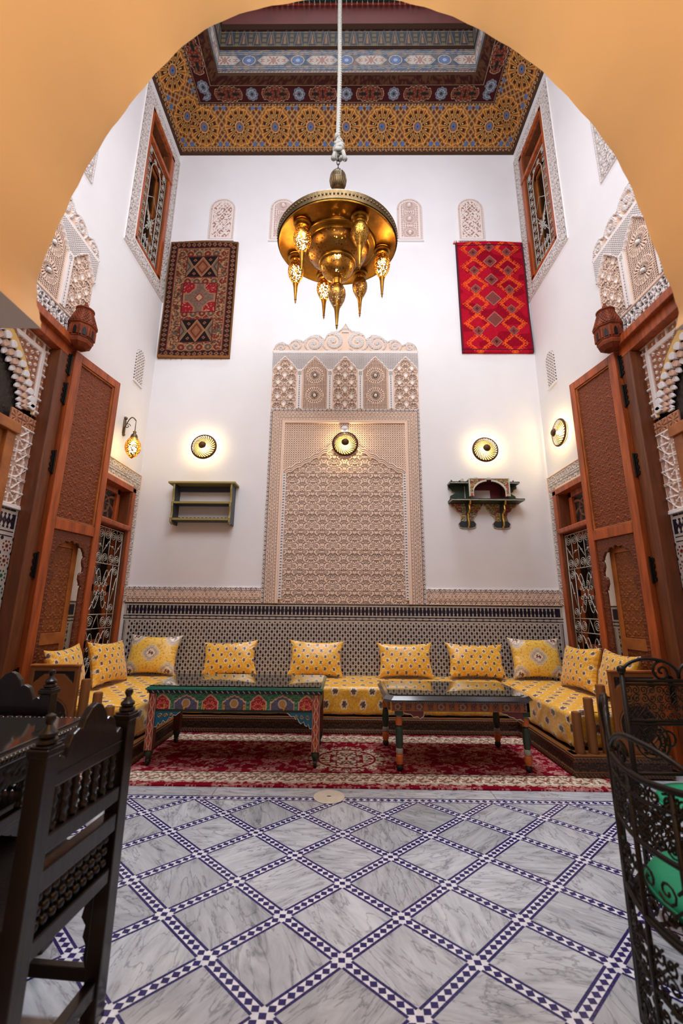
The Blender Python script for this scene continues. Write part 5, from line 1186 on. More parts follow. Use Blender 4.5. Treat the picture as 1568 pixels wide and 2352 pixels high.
# ================================================================= CARPET AND FLOOR DISC
CRX0, CRX1, CRY0, CRY1 = -1.95, 1.92, 3.175, 4.38
def carpet(U, V):
    x, y = U - CRX0, V - CRY0; W, Hh = CRX1 - CRX0, CRY1 - CRY0; e = np.minimum(np.minimum(x, W - x), np.minimum(y, Hh - y)); xm, ym = np.abs(U - .02), np.abs(V - 3.72)
    RED, CR, GR = (116, 2, 26), (196, 176, 154), (112, 88, 76)
    c = full(U, RED); s = np.where(np.minimum(x, W - x) < np.minimum(y, Hh - y), V, U)
    fl_ = arab(xm, ym, .20, .18, .0045, .002); n = vnoise(xm, ym, .035, 6); blo = (vnoise(xm, ym, .022, 2) * .6 + vnoise(xm, ym, .06, 5) * .6) > .74
    f = np.maximum((1 - fl_) * (n > .52) * .8, blo * (vnoise(xm, ym, .013, 8) > .42)); c = mixc(c, CR, f * .72)
    r = np.hypot((U - .02) / 1.15, V - 3.72); md = r < .27 + .03 * np.cos(np.arctan2(V - 3.72, U - .02) * 16); mm = mixc(full(U, CR), RED, (vnoise(xm, ym, .016, 9) > .62)); mm = mixc(mm, GR, vnoise(xm, ym, .013, 3) > .7); c = np.where(md[..., None], mm, c); c = mixc(c, RED, line(r - .20, .008) + line(r - .11, .006))
    b2 = (e > .085) & (e < .235); q = vnoise(np.abs(fr_(s / .16) - .5) * .16, e, .014, 4); q2 = np.sin(s * 78) * .022; bb = mixc(full(U, CR), GR, (q > .56)); bb = mixc(bb, (132, 66, 60), (np.abs(e - .155 - q2) < .010)); bb = mixc(bb, GR, line(e - .105, .004) + line(e - .215, .004)); bb = mixc(bb, (226, 210, 190), q < .2)
    c = np.where(b2[..., None], bb, c); out = (e > .034) & (e <= .085); sc_ = np.abs(fr_(s / .075) - .5) * 2; m0 = (e - .034) / .051; t = (m0 > .15 + .7 * sc_ ** .7) | ((vnoise(s, e, .010, 2) > .62) & (m0 > .3)); c = np.where((out & t)[..., None], np.array(CR, float) * .95, c); c = np.where((e > .235)[..., None] & (e < .25)[..., None], np.array(RED, float) * .8, c)
    w = vnoise(U, V, .006, 11); return .011 + .0006 * w, c * (.93 + .1 * w[..., None])
o = relief('carpet', ID, CRX0, CRX1, CRY0, CRY1, .0065, carpet, 'pile', back=.0005); tag(o, 'crimson carpet with cream floral border lying under the two low tables', 'carpet')
dk = thing('drain_cover', 'round pale stone drain cover in the floor before the carpet', 'drain cover', (-.095, 3.045, 0))
m = MB(); m.lathe([(.100, .0005), (.102, .0035), (.098, .005), (.001, .005)], (-.095, 3.045, 0), 48); m.build('cover_disc', 'stone', dk)
m = MB(); m.box(-.107, -.083, 3.040, 3.049, .005, .006); m.build('lifting_slot', 'black', dk)

# ================================================================= CORNER SOFA
def rope_band(s, e, v0, v1): return np.clip(1.2 - 2.4 * np.abs(fr_((s + (e - v0) * .9) / .026) - .5) * 1.2, 0, 1) * ((e > v0) & (e < v1))
def plinth_f(U, V):
    z = V; top, bot = .148, .013; r = np.zeros(U.shape); a = arab(U, z + .3, .13, .085, .0042); r = np.where((z > .050) & (z < .112), a * .8, r); r = np.maximum(r, rope_band(U, z, .118, .138)); r = np.maximum(r, rope_band(U, z, .018, .036)); ln = line(z - .142, .003) + line(z - .115, .0022) + line(z - .044, .003) + line(z - .015, .002); r = np.maximum(r, ln)
    h = .004 + .006 * r + .014 * (1 - sm(.03, .06, z)) + .012 * sm(.112, .125, z); return h, mixc((40, 24, 16), (140, 88, 52), r * .85)
sf_ = thing('sofa_plinth', 'carved bronze-brown wooden plinth of the U-shaped corner sofa, with end posts and pierced end panels', 'sofa base', (0, 4.7, .013))
SL, SR, SY, SE = -1.635, 1.70, 4.40, 3.40; PT = .148
m = MB(); m.box(SL - .0, SR, SY, D - .02, .013, PT); m.box(SR, 2.40, SE, D - .02, .013, PT); m.box(-2.46, SL, SE, D - .02, .013, PT); m.build('plinth_body', 'bronze', sf_)
pb = lambda n, fr, a, c: relief(n, fr, a, c, .013, PT, .0055, plinth_f, 'carve', sf_)
pb('carved_skirting', Fr((0, SY, 0), (1, 0, 0), (0, 0, 1), (0, -1, 0)), SL, SR); pb('carved_skirting', Fr((SR, 0, 0), (0, 1, 0), (0, 0, 1), (-1, 0, 0)), SE, SY); pb('carved_skirting', Fr((SL, 0, 0), (0, 1, 0), (0, 0, 1), (1, 0, 0)), SE, SY)
pb('carved_skirting', Fr((0, SE, 0), (1, 0, 0), (0, 0, 1), (0, -1, 0)), SR - .018, 2.40); pb('carved_skirting', Fr((0, SE, 0), (1, 0, 0), (0, 0, 1), (0, -1, 0)), -2.46, SL + .018)
m = MB()
for (a, c, p, q) in ((SR - .02, 2.40, SE - .02, SE + .10), (-2.46, SL + .02, SE - .02, SE + .10), (SL, SR, SY - .015, SY + .03), (SR - .015, SR + .03, SE, SY), (SL - .03, SL + .015, SE, SY)): m.box(a, c, p, q, PT, PT + .012)
m.build('top_ledge', 'bronze', sf_, bevel=.004)
for s in (-1, 1):
    for x, zt_ in ((1.76, .445), (1.86, .545), (1.965, .64)):
        X = x if s > 0 else {1.76: -1.80, 1.86: -1.905, 1.965: -2.01}[x]
        m = MB(); m.lathe([(.034, 0), (.034, zt_ - PT - .022), (.031, zt_ - PT - .014), (.024, zt_ - PT - .012), (.001, zt_ - PT - .011)], (X, SE + .035, PT + .012), 24); m.build('end_post', 'bronze', sf_, smooth='auto')
    x0, x1 = (2.035, 2.395) if s > 0 else (-2.44, -2.065); xm_ = (x0 + x1) / 2
    def ep(U, V):
        u, v = U - xm_, V - .40; r = np.hypot(u, v + .04); a = arab(U, V, .11, .11, .0075, .003); cut = (r < .135) & (a < .5) | ((np.minimum(U - x0, x1 - U) > .030) & (.70 - V > 0) & (.70 - V < .10 * np.clip((np.abs(u) - .05) / .12, .25, 1)) & (a < .55)); rim = line(r - .150, .003)
        return .0 - .008 * cut - .004 * rim, mixc(mixc((132, 78, 34), (34, 20, 14), cut), (70, 42, 24), rim * .8)
    relief('pierced_end_panel', Fr((0, SE + .005, 0), (1, 0, 0), (0, 0, 1), (0, -1, 0)), x0, x1, PT + .012, .735, .0055, ep, 'carve', sf_, back=-.035)
    m = MB(); m.box(x0 - .004, x1 + .004, SE - .004, SE + .045, .735, .748); m.build('panel_cap', 'amber', sf_, bevel=.002)

GOLD = (228, 172, 46)
def brocade(u, v, p, q, sz, dark=(64, 50, 34)):
    row = np.round(v / q); cx = np.round(u / p + .5 * (row % 2)) - .5 * (row % 2); du, dv = (u - cx * p) * 1.12, v - row * q; r = np.hypot(du, dv * .92) / sz; th = np.arctan2(dv, du); rp_ = r / (.88 + .14 * np.cos(6 * th))
    t = vnoise(u, v, .009, 3); c = mixc(full(u, GOLD), (204, 140, 38), (t > .60) * .7); c = mixc(c, (240, 190, 90), (t < .22) * .6)
    c = mixc(c, (236, 222, 206), (1 - sm(.92, 1.15, rp_)) * .95); c = mixc(c, (206, 186, 170), line(rp_ - .98, .05, .04)); k = vnoise(u, v, sz * .22, 7)
    c = np.where((rp_ < .74)[..., None], mixc(mixc(full(u, dark), (112, 88, 50), k > .6), (104, 44, 40), k < .25), c); return c
def damask(u, v):
    x, y = u, v; c = mixc(full(u, (228, 178, 62)), (240, 204, 104), (np.sin(u * 420) * np.sin(v * 420) > .1) * .6); c = mixc(c, (206, 152, 50), vnoise(u, v, .012, 2) > .7)
    for cx, cy in ((0, 0), (-.21, .185), (.21, .185), (-.21, -.185), (.21, -.185)):
        d = (np.abs(x - cx) + np.abs(y - cy) * 1.05) ; rr = np.hypot(x - cx, y - cy); dd = d * .55 + rr * .45 + .006 * np.cos(np.arctan2(y - cy, x - cx) * 12); c = mixc(c, (186, 164, 138), (dd < .105)); c = mixc(c, (214, 196, 170), line(dd - .10, .005) + line(dd - .082, .003)); c = mixc(c, (160, 136, 116), line(dd - .068, .004)); c = mixc(c, (222, 206, 184), (dd < .048)); k = vnoise(x - cx, y - cy, .010, 4); c = mixc(c, (112, 40, 48), (dd < .034) & (k > .42)); c = mixc(c, (60, 40, 44), (dd < .032) & (k > .72))
    return c
def rbox(name, x0, x1, y0, y1, z0, z1, r, step, parent, seedk):
    """upholstered block with rounded edges, covered in brocade laid out from the top down the sides"""
    ctr = np.array([(x0 + x1) / 2, (y0 + y1) / 2, (z0 + z1) / 2]); hs = np.array([x1 - x0, y1 - y0, z1 - z0]) / 2; allV, allQ, allC, n0 = [], [], [], 0
    for ax, sg in ((2, 1), (1, -1), (0, -1), (0, 1), (1, 1)):
        ia, ib = [(1, 2), (0, 2), (0, 1)][ax]; na, nb = max(2, int(2 * hs[ia] / step)), max(2, int(2 * hs[ib] / step))
        ga, gb = np.meshgrid(np.linspace(-hs[ia], hs[ia], na + 1), np.linspace(-hs[ib], hs[ib], nb + 1), indexing='ij'); P = np.zeros(ga.shape + (3,)); P[..., ia] = ga; P[..., ib] = gb; P[..., ax] = sg * hs[ax]
        q = np.clip(P, -(hs - r), hs - r); d = P - q; L = np.linalg.norm(d, axis=-1, keepdims=True); Pn = q + d / (L + 1e-9) * r * (L > 1e-9)
        n1 = vnoise(P[..., 0] + P[..., 2] + 9, P[..., 1] + P[..., 2], .22, seedk) - .5; n2 = vnoise(P[..., 0] * 1.5 + 3, P[..., 1] * 1.5 + P[..., 2], .09, seedk + 3) - .5
        if ax == 2: Pn[..., 2] += .012 * n1 + .004 * n2 - .0
        else: Pn[..., ax] += sg * (.014 * n1 + .006 * n2) * np.clip((hs[2] - P[..., 2]) / .1, 0, 1) + sg * .008 * np.sin(P[..., ib if ax != 2 else ia] * 0 + (P[..., 0] + P[..., 1]) * 26) * np.clip((.02 - P[..., 2]) / .2, 0, 1)
        W_ = P + ctr
        if ax == 2: u, v = W_[..., 0], W_[..., 1]
        elif ax == 1: u, v = W_[..., 0], (y0 if sg < 0 else y1) - (z1 - W_[..., 2]) * (1 if sg < 0 else -1)
        else: u, v = (x1 if sg > 0 else x0) + (z1 - W_[..., 2]) * sg, W_[..., 1]
        C = brocade(u, v, .185, .125, .046); idx = np.arange(P[..., 0].size).reshape(ga.shape) + n0; Q = np.stack([idx[:-1, :-1], idx[1:, :-1], idx[1:, 1:], idx[:-1, 1:]], -1).reshape(-1, 4)
        allV.append((Pn + ctr).reshape(-1, 3)); allQ.append(Q); allC.append(C.reshape(-1, 3)); n0 += P[..., 0].size
    return np_mesh(name, np.concatenate(allV), np.concatenate(allQ), 'satin', parent, np.concatenate(allC))
ZM = PT + .014
for nm, a in (('long gold brocade seat mattress along the back wall between the side arms', (-1.64, 1.715, 4.415, 5.12)), ('gold brocade seat mattress on the left arm of the sofa', (-2.455, -1.655, 3.50, 5.12)), ('gold brocade seat mattress on the right arm of the sofa', (1.73, 2.395, 3.50, 5.12))):
    o = rbox('seat_mattress', a[0], a[1], a[2], a[3], ZM, .435, .045, .0085, None, 4); tag(o, nm, 'mattress', 'brocade seat mattresses of the corner sofa')

def pillow(name, w, h, t, kind, seed, label, loc, tilt, yaw, roll=0):
    n1, n2 = 78, 66; S, Tt = np.meshgrid(np.linspace(-1, 1, n1), np.linspace(-1, 1, n2), indexing='ij'); V, Q, C, n0 = [], [], [], 0
    # corners pulled out to points, sides drawn in
    pin = .12; X = w / 2 * S * (1 - pin * (1 - Tt ** 2) * np.abs(S) ** 2); Z = h / 2 * Tt * (1 - (pin + .02) * (1 - S ** 2) * np.abs(Tt) ** 2)
    th = t / 2 * np.clip((1 - S ** 2) * (1 - Tt ** 2), 0, 1) ** .42
    e = 1 - np.maximum(np.abs(S), np.abs(Tt)); ang = np.arctan2(Tt, S)
    wr = (vnoise(ang * 2.2 + seed, e * 1.2, .22, seed) - .5) * .011 * np.clip(1 - e * 3.2, 0, 1) * np.clip(e * 8, 0, 1) + (vnoise(S + seed, Tt, .7, seed + 1) - .5) * .022 * np.clip(e * 3, 0, 1)
    wr += .004 * np.sin((Tt * 8 + S * 2 + seed)) * np.clip(1 - e * 2.2, 0, 1) * (np.abs(S) > np.abs(Tt)) * np.clip(e * 8, 0, 1)
    for sg in (-1, 1):
        Y = sg * (th + wr * (th > 1e-4)); c = brocade(X + .013 * seed, Z + .02 * seed, .100, .064, .0245) if kind == 0 else damask(X, Z); idx = np.arange(S.size).reshape(S.shape) + n0
        V.append(np.stack([X, Y, Z + h / 2], -1).reshape(-1, 3)); Q.append(np.stack([idx[:-1, :-1], idx[1:, :-1], idx[1:, 1:], idx[:-1, 1:]], -1).reshape(-1, 4)[:, ::1 if sg < 0 else -1]); C.append(c.reshape(-1, 3)); n0 += S.size
    o = np_mesh(name, np.concatenate(V), np.concatenate(Q), 'satin', None, np.concatenate(C)); o.location = loc; o.rotation_euler = (tilt, roll, yaw)
    tag(o, label, 'cushion', 'cushions on the corner sofa'); return o
ZS = .446
pillow('cushion', .59, .45, .17, 1, 1, 'pale damask cushion with large diamond medallions in the left back corner', (-2.19, 4.90, ZS), -.34, .05, .02)
pillow('cushion', .63, .38, .16, 0, 2, 'gold spotted cushion on the back wall, standing behind the green-edged table', (-1.30, 4.93, ZS), -.30, .03, -.05)
pillow('cushion', .63, .40, .16, 0, 3, 'gold spotted cushion on the back wall behind the right end of the green-edged table', (-.33, 4.92, ZS), -.32, .0, .02)
pillow('cushion', .63, .385, .16, 0, 4, 'gold spotted cushion on the back wall behind the left end of the dark table', (.685, 4.90, ZS), -.32, -.02, -.01)
pillow('cushion', .66, .385, .16, 0, 5, 'gold spotted cushion between the damask cushion and the dark table', (1.48, 4.91, ZS), -.32, .02, .02)
pillow('cushion', .58, .455, .17, 1, 6, 'pale damask cushion with large diamond medallions in the right back corner', (2.16, 4.90, ZS), -.30, -.05, .0)
pillow('cushion', .58, .42, .16, 0, 7, 'gold spotted cushion on the left arm next to the corner damask cushion', (-2.30, 4.35, ZS), -.28, PI / 2 - .05, .04)
pillow('cushion', .56, .42, .15, 0, 8, 'gold spotted cushion behind the left pierced end panel', (-2.32, 3.735, ZS), -.24, PI / 2 + .12, -.02)
pillow('cushion', .58, .42, .17, 0, 9, 'gold spotted cushion on the right arm next to the corner damask cushion', (2.24, 4.30, ZS), -.28, -PI / 2 + .05, -.04)
pillow('cushion', .56, .42, .15, 0, 10, 'gold spotted cushion behind the right pierced end panel', (2.26, 3.77, ZS), -.26, -PI / 2 - .10, .02)

# ================================================================= TWO LOW TABLES
t1 = thing('painted_low_table', 'brightly painted low table with green glass-covered top on caster legs', 'coffee table', (-.86, 3.80, .012))
X0, X1, Y0, Y1, ZT = -1.56, -.165, 3.47, 4.13, .585
m = MB(); ch_ = .03; m.prism([(X0, Y0), (X1, Y0), (X1, Y1), (X0, Y1)], .558, .572); m.prism([(X0 + .008, Y0 + .008), (X1 - .008, Y0 + .008), (X1 - .008, Y1 - .008), (X0 + .008, Y1 - .008)], .572, .580); m.build('top_board', 'green', t1, bevel=.005)
def ropeb(U, V): v = (V - .536) / .022; a = line(fr_(U / .042 + v * .45) - .5, .10, .06) * (v > .15) * (v < .85); return .003 + .004 * a, mixc((18, 16, 20), (176, 168, 170), a)
m = MB(); m.box(X0 + .012, X1 - .012, Y0 + .012, Y1 - .012, .534, .558); m.build('under_moulding', 'black', t1)
relief('rope_moulding', Fr((0, Y0 + .012, 0), (1, 0, 0), (0, 0, 1), (0, -1, 0)), X0 + .012, X1 - .012, .536, .558, .004, ropeb, 'paint', t1)
relief('rope_moulding', Fr((X1 - .012, 0, 0), (0, 1, 0), (0, 0, 1), (1, 0, 0)), Y0 + .012, Y1 - .012, .536, .558, .004, ropeb, 'paint', t1)
def tabletop_f(U, V): n = arab(U, V, .3, .3, .008, .004); return .0 + 0 * U, mixc((96, 62, 44), (44, 30, 24), n)
relief('painted_top', ID, X0 + .03, X1 - .03, Y0 + .03, Y1 - .03, .012, lambda U, V: (.5812 + 0 * U, tabletop_f(U, V)[1]), 'paint', t1, back=.5802)
m = MB(); m.box(X0 + .022, X1 - .022, Y0 + .022, Y1 - .022, .5825, .5875); m.build('glass_sheet', 'glass', t1)
AX0, AX1 = X0 + .085, X1 - .085
def apron(U, V):
    v = (V - .408) / .126; L = AX1 - AX0; k = 7 / 2.; u = (U - (AX0 + AX1) / 2); per = .378; a = fr_(u / per + .25); isP = a > .5 ; loc_ = np.where(isP, a - .75, a - .25) * per; hw_ = np.where(isP, .060, .092); q = np.clip(np.abs(loc_) / hw_, 0, 1)
    top = .90 - .40 * q ** 1.4 - .05 * np.abs(np.sin(q * PI * 3)) * ~isP; inside = (np.abs(loc_) < hw_) & (v < top) & (v > .06)
    c = full(U, (98, 160, 116)); lf_ = arab(U, V, .126, .09, .003); c = mixc((40, 92, 66), c, lf_)
    ci = np.where(isP[..., None], np.array((230, 112, 88.)), np.array((112, 34, 36.))); g = arab(loc_, V, .136, .11, .0035); ci = np.where((g < .5)[..., None], np.where(isP[..., None], np.array((146, 30, 34.)), np.array((70, 96, 120.))), ci)
    r = np.hypot(loc_, (V - .46) * 1.0); ci = np.where((~isP & (r < .026))[..., None], np.array((168, 130, 66.)), ci); ci = mixc(ci, (212, 178, 158), ~isP * line(r - .030, .0035)); c = np.where(inside[..., None], ci, c)
    ed_ = np.minimum(np.where(v < top + .2, np.abs(v - top) * .10, 9), 9); rim = (np.abs(v - top) < .045) & (np.abs(loc_) < hw_ + .004) | (np.abs(np.abs(loc_) - hw_) < .004) & (v < top + .04); c = np.where(rim[..., None], np.array((214, 164, 140.)), c)
    c = np.where((v < .06)[..., None], np.array((34, 48, 38.)), c); return .002 + .003 * inside - .002 * rim * 0 + 0 * U, c
PYL = Y0 + .035
relief('painted_apron', Fr((0, PYL, 0), (1, 0, 0), (0, 0, 1), (0, -1, 0)), AX0, AX1, .408, .534, .0045, apron, 'paint', t1, back=-.02)
m = MB(); m.box(AX0, AX1, PYL, PYL + .02, .395, .412); m.box(AX0, AX1, Y1 - .055, Y1 - .035, .40, .534); m.box(X0 + .03, X0 + .05, Y0 + .08, Y1 - .08, .40, .534); m.box(X1 - .05, X1 - .03, Y0 + .08, Y1 - .08, .40, .534)
for k in range(8):
    x = AX0 + .065 + k * (AX1 - AX0 - .13) / 7; m.lathe([(.001, .412), (.008, .415), (.010, .425), (.006, .434), (.010, .443), (.007, .452), (.001, .455)], (x, PYL - .004, 0), 8, mi=1)
m.build('apron_rail', ['dgreen', 'gold'], t1)
def legf(U, V):
    x = U; w = .010 * np.sin(V * 68); c = full(U, (140, 54, 42)); c = mixc(c, (206, 112, 76), line(np.abs(x) - .005 - np.abs(w) * .5, .0035)); c = mixc(c, (214, 190, 160), line(np.abs(x) - .012 - .007 * np.sin(V * 68 + 1), .0022)); c = np.where((np.abs(x) > .026)[..., None], np.array((206, 186, 156.)), c); c = mixc(c, (90, 116, 110), np.hypot(x, fr_(V / .092) * .092 - .046) < .006); return .001 + 0 * U, c
for (lx, ly) in ((X0 + .055, Y0 + .055), (X1 - .055, Y0 + .055), (X0 + .055, Y1 - .055), (X1 - .055, Y1 - .055)):
    m = MB(); m.box(lx - .030, lx + .030, ly - .030, ly + .030, .118, .534); lg = m.build('leg', 'dkred', t1, bevel=.002)
    if ly < 3.8: relief('painted_face', Fr((lx, ly - .030, 0), (1, 0, 0), (0, 0, 1), (0, -1, 0)), -.029, .029, .122, .530, .004, legf, 'paint', lg)
    m = MB(); m.lathe([(.024, .118), (.031, .108), (.031, .085), (.024, .075), (.020, .062)], (lx, ly, 0), 20); m.build('turned_foot', 'dgreen', lg, smooth='auto')
    m = MB(); m.lathe([(.001, -.012), (.024, -.012), (.026, -.006), (.026, .006), (.024, .012), (.001, .012)], (0, 0, 0), 18, fr=lambda a, c, d, lx=lx, ly=ly: Fr((lx, ly, .038), (0, 1, 0), (0, 0, 1), (1, 0, 0))(a, c, d)); m.box(lx - .016, lx + .016, ly - .014, ly + .014, .052, .068); m.build('caster', 'black', lg, smooth='auto')
for s, xx in ((1, AX0), (-1, AX1)):
    P = [(0, .395), (.195, .395), (.175, .380), (.160, .368), (.140, .372), (.128, .350), (.112, .356), (.10, .330), (.085, .318), (.065, .333), (.055, .308), (.040, .300), (.030, .318), (.018, .285), (0, .285)]
    P = [(xx + s * a, z) for a, z in P]; m = MB(); m.prism(P, 0, .012, Fr((0, PYL + .012, 0), (1, 0, 0), (0, 0, 1), (0, -1, 0)), 0)
    for (a, z, r_) in ((.035, .365, .020), (.080, .368, .017), (.122, .375, .012)): q = spiral((xx + s * a, z), r_, 1.3, 0, s, 16); m.tube(np.stack([q[:, 0], np.full(16, PYL - .001), q[:, 1]], 1), .0026, 4, 1)
    m.tube([(a, PYL - .001, z) for a, z in P[1:]], .003, 4, 2); m.build('corner_bracket', [mat('blue_paint', (18, 92, 122), .4), 'gold', 'stone'], t1)

t2 = thing('dark_low_table', 'dark low table with clipped corners and orange and green turned legs', 'coffee table', (.89, 3.80, .012))
MAT['stonetop'] = mat('speckled_dark_top', (52, 52, 56), .14, var=.6, vscale=60., coat=1., spec=.8)
x0, x1, y0, y1 = .30, 1.445, 3.38, 4.10
def octo(e, c=.055): return [(x0 + e + c, y0 + e), (x1 - e - c, y0 + e), (x1 - e, y0 + e + c), (x1 - e, y1 - e - c), (x1 - e - c, y1 - e), (x0 + e + c, y1 - e), (x0 + e, y1 - e - c), (x0 + e, y0 + e + c)]
m = MB(); a, c = np.array(octo(.0)), np.array(octo(.022)); V = np.concatenate([np.c_[a, np.full(8, .510)], np.c_[a, np.full(8, .522)], np.c_[c, np.full(8, .548)]]); m.add(V, [list(range(8))[::-1], list(range(16, 24))] + [(k * 8 + j, k * 8 + (j + 1) % 8, k * 8 + 8 + (j + 1) % 8, k * 8 + 8 + j) for k in (0, 1) for j in range(8)]); m.build('top_board', 'stonetop', t2)
m = MB(); m.prism(octo(.05, .05), .5485, .5525); m.build('glass_sheet', 'glass', t2)
m = MB()
for k in range(60): xx = x0 + .08 + k * (x1 - x0 - .16) / 59; m.ball((xx, y0 + .012, .506), .005, 5)
m.build('beaded_edge', 'greyp', t2)
def ap2(U, V):
    u = (fr_((U - .9) / .165 + .5) - .5) * .165; v = V - .470; r = np.hypot(u, v); th = np.arctan2(v, u); c = mixc(full(U, (74, 34, 26)), (122, 74, 46), arab(U, V, .16, .07, .0035) < .5); fl2 = r < .021 * (.8 + .25 * np.abs(np.cos(2.5 * th))); c = np.where(fl2[..., None], np.array((122, 84, 66.)), c); c = mixc(c, (168, 140, 110), line(r - .020 * (.8 + .25 * np.abs(np.cos(2.5 * th))), .0025)); c = np.where((r < .008)[..., None], np.array((70, 40, 36.)), c); c = mixc(c, (150, 96, 62), line(np.abs(v) - .028, .002)); c = np.where((np.abs(np.abs(u) - .048) < .012)[..., None], np.array((150, 84, 40.)), c); return .002 + 0 * U, c
for fr, a, c in ((Fr((0, y0 + .035, 0), (1, 0, 0), (0, 0, 1), (0, -1, 0)), x0 + .06, x1 - .06), (Fr((x0 + .035, 0, 0), (0, 1, 0), (0, 0, 1), (-1, 0, 0)), y0 + .06, y1 - .06), (Fr((x1 - .035, 0, 0), (0, 1, 0), (0, 0, 1), (1, 0, 0)), y0 + .06, y1 - .06), (Fr((0, y1 - .035, 0), (1, 0, 0), (0, 0, 1), (0, 1, 0)), x0 + .06, x1 - .06)):
    relief('painted_apron', fr, a, c, .438, .504, .0045, ap2, 'paint', t2, back=-.02)
LEG2 = [(.030, .438, 1), (.028, .40, 1), (.018, .392, 3), (.024, .386, 3), (.024, .382, 0), (.027, .365, 0), (.024, .330, 0), (.018, .322, 2), (.022, .316, 2), (.026, .305, 1), (.029, .26, 1), (.028, .21, 1), (.022, .170, 1), (.026, .165, 3), (.028, .152, 3), (.026, .135, 3), (.022, .130, 0), (.028, .118, 0), (.028, .085, 0), (.022, .060, 0), (.016, .058, 0)]
for (lx, ly) in ((.42, 3.56), (1.385, 3.56), (.37, 4.05), (1.36, 4.05)):
    m = MB(); ly_ = ly if ly > 3.8 else 3.47; lx_ = lx
    m.box(lx_ - .03, lx_ + .03, ly_ - .03, ly_ + .03, .40, .504, 1); 
    for (a, c) in zip(LEG2[:-1], LEG2[1:]): m.lathe([(c[0], c[1]), (a[0], a[1])], (lx_, ly_, 0), 18, c[2], caps=False)
    lg = m.build('leg', ['orange', 'dgreen', 'black', 'greyp'], t2, smooth='auto')
    m = MB(); m.ball((lx_, ly_ + .004, .039), .027, 10, 0, (1, 1, 1)); m.V[-1][:] = m.V[-1]; m.build('caster', 'black', lg, smooth=True)
for s, xx in ((1, .455), (-1, 1.35)):
    P = [(0, .438), (.15, .438), (.148, .405), (.12, .385), (.10, .40), (.07, .395), (.05, .415), (.02, .42), (0, .425)] if s > 0 else [(0, .438), (.17, .438), (.15, .425), (.12, .42), (.10, .405), (.07, .40), (.05, .385), (.02, .39), (0, .375)]
    P = [(xx + s * a, z) for a, z in P]; m = MB(); m.prism(P, 0, .012, Fr((0, y0 + .05, 0), (1, 0, 0), (0, 0, 1), (0, -1, 0)), 0); m.tube([(a, y0 + .037, z) for a, z in P[1:]], .0028, 4, 1); m.build('corner_bracket', ['dkred', 'stone'], t2)

# ================================================================= DARK WOODEN TABLE AND CHAIRS (left foreground)
def finial(m, x, y, z, k=1.): m.lathe([(.026 * k, 0), (.030 * k, .006 * k), (.028 * k, .014 * k), (.020 * k, .018 * k), (.026 * k, .024 * k), (.026 * k, .032 * k), (.016 * k, .042 * k), (.009 * k, .054 * k), (.012 * k, .060 * k), (.016 * k, .070 * k), (.013 * k, .080 * k), (.001, .086 * k)], (x, y, z), 18)
SPN = [(.008, 0), (.013, .006), (.013, .014), (.009, .020), (.012, .028), (.014, .045), (.009, .055), (.011, .060), (.014, .070), (.009, .080), (.013, .088), (.008, .098), (.008, .105)]
def wood_chair(label):
    """local frame: back posts on the y axis, seat runs towards -x"""
    c = thing('carved_wooden_chair', label, 'chair', (0, 0, 0), 'dark carved wooden chairs'); W = .355
    for y in (0, W):
        m = MB(); m.box(-.024, .024, y - .024, y + .024, 0, .825); m.box(-.030, .030, y - .030, y + .030, .825, .843); m.box(-.026, .026, y - .026, y + .026, .843, .850); p = m.build('back_post', 'dark', c, bevel=.003)
        m = MB(); finial(m, 0, y, .850, .86); m.build('finial', 'dark', p, smooth='auto')
    P = [(.024, .735), (.024, .80), (.045, .812), (.062, .80), (.070, .822), (.085, .85), (.11, .862), (.122, .855), (.132, .880), (.155, .905), (W / 2, .914), (W - .155, .905), (W - .132, .880), (W - .122, .855), (W - .11, .862), (W - .085, .85), (W - .070, .822), (W - .062, .80), (W - .045, .812), (W - .024, .80), (W - .024, .735)]
    m = MB(); m.prism(P, -.012, .012, Fr((0, 0, 0), (0, 1, 0), (0, 0, 1), (1, 0, 0))); m.build('crest_rail', 'dark', c, bevel=.004)
    m = MB(); m.box(.012, .016, .03, W - .03, .765, .768); m.build('incised_line', 'black', c)
    for (z0, z1, w) in ((.590, .632, .020), (.505, .555, .020), (.365, .405, .018), (.075, .115, .016)): m = MB(); m.box(-w, w, .024, W - .024, z0, z1); m.build('cross_rail', 'dark', c, bevel=.003)
    for k in range(7):
        y = .052 + k * (W - .104) / 6; m = MB(); m.lathe([(r * .95, z * .98) for r, z in SPN], (0, y, .632), 12); m.build('spindle', 'dark', c, smooth=True)
    m = MB()
    for r_ in range(3):
        for k in range(10):
            y = .045 + k * (W - .09) / 9; z = .425 + r_ * .032; m.ball((0, y, z), .0135, 8); m.tube([(0, y, .405), (0, y, .505)], .005, 5)
        m.tube([(0, .02, .425 + r_ * .032), (0, W - .02, .425 + r_ * .032)], .005, 5)
    m.build('ball_lattice', 'dark', c, smooth=True)
    m = MB(); m.box(-.40, -.018, -.018, W + .018, .425, .455); m.build('seat', 'dark', c, bevel=.006)
    m = MB(); m.box(-.39, -.03, -.012, W + .012, .36, .425)
    m.build('seat_frame', 'dark', c, bevel=.003)
    for y in (0, W):
        m = MB(); m.box(-.40, -.36, y - .02, y + .02, 0, .425); m.build('front_leg', 'dark', c, bevel=.003)
        m = MB(); m.box(-.36, -.024, y - .012, y + .012, .10, .135); m.build('side_stretcher', 'dark', c, bevel=.003)
        P = [(-.035, .36), (-.035, .13), (-.045, .16), (-.042, .19), (-.055, .21), (-.050, .24), (-.066, .26), (-.060, .29), (-.085, .31), (-.10, .335), (-.14, .345), (-.15, .36)]
        m = MB(); m.prism(P, y - .008, y + .008, Fr((0, 0, 0), (1, 0, 0), (0, 0, 1), (0, 1, 0))); m.build('scalloped_bracket', 'dark', c)
    return c
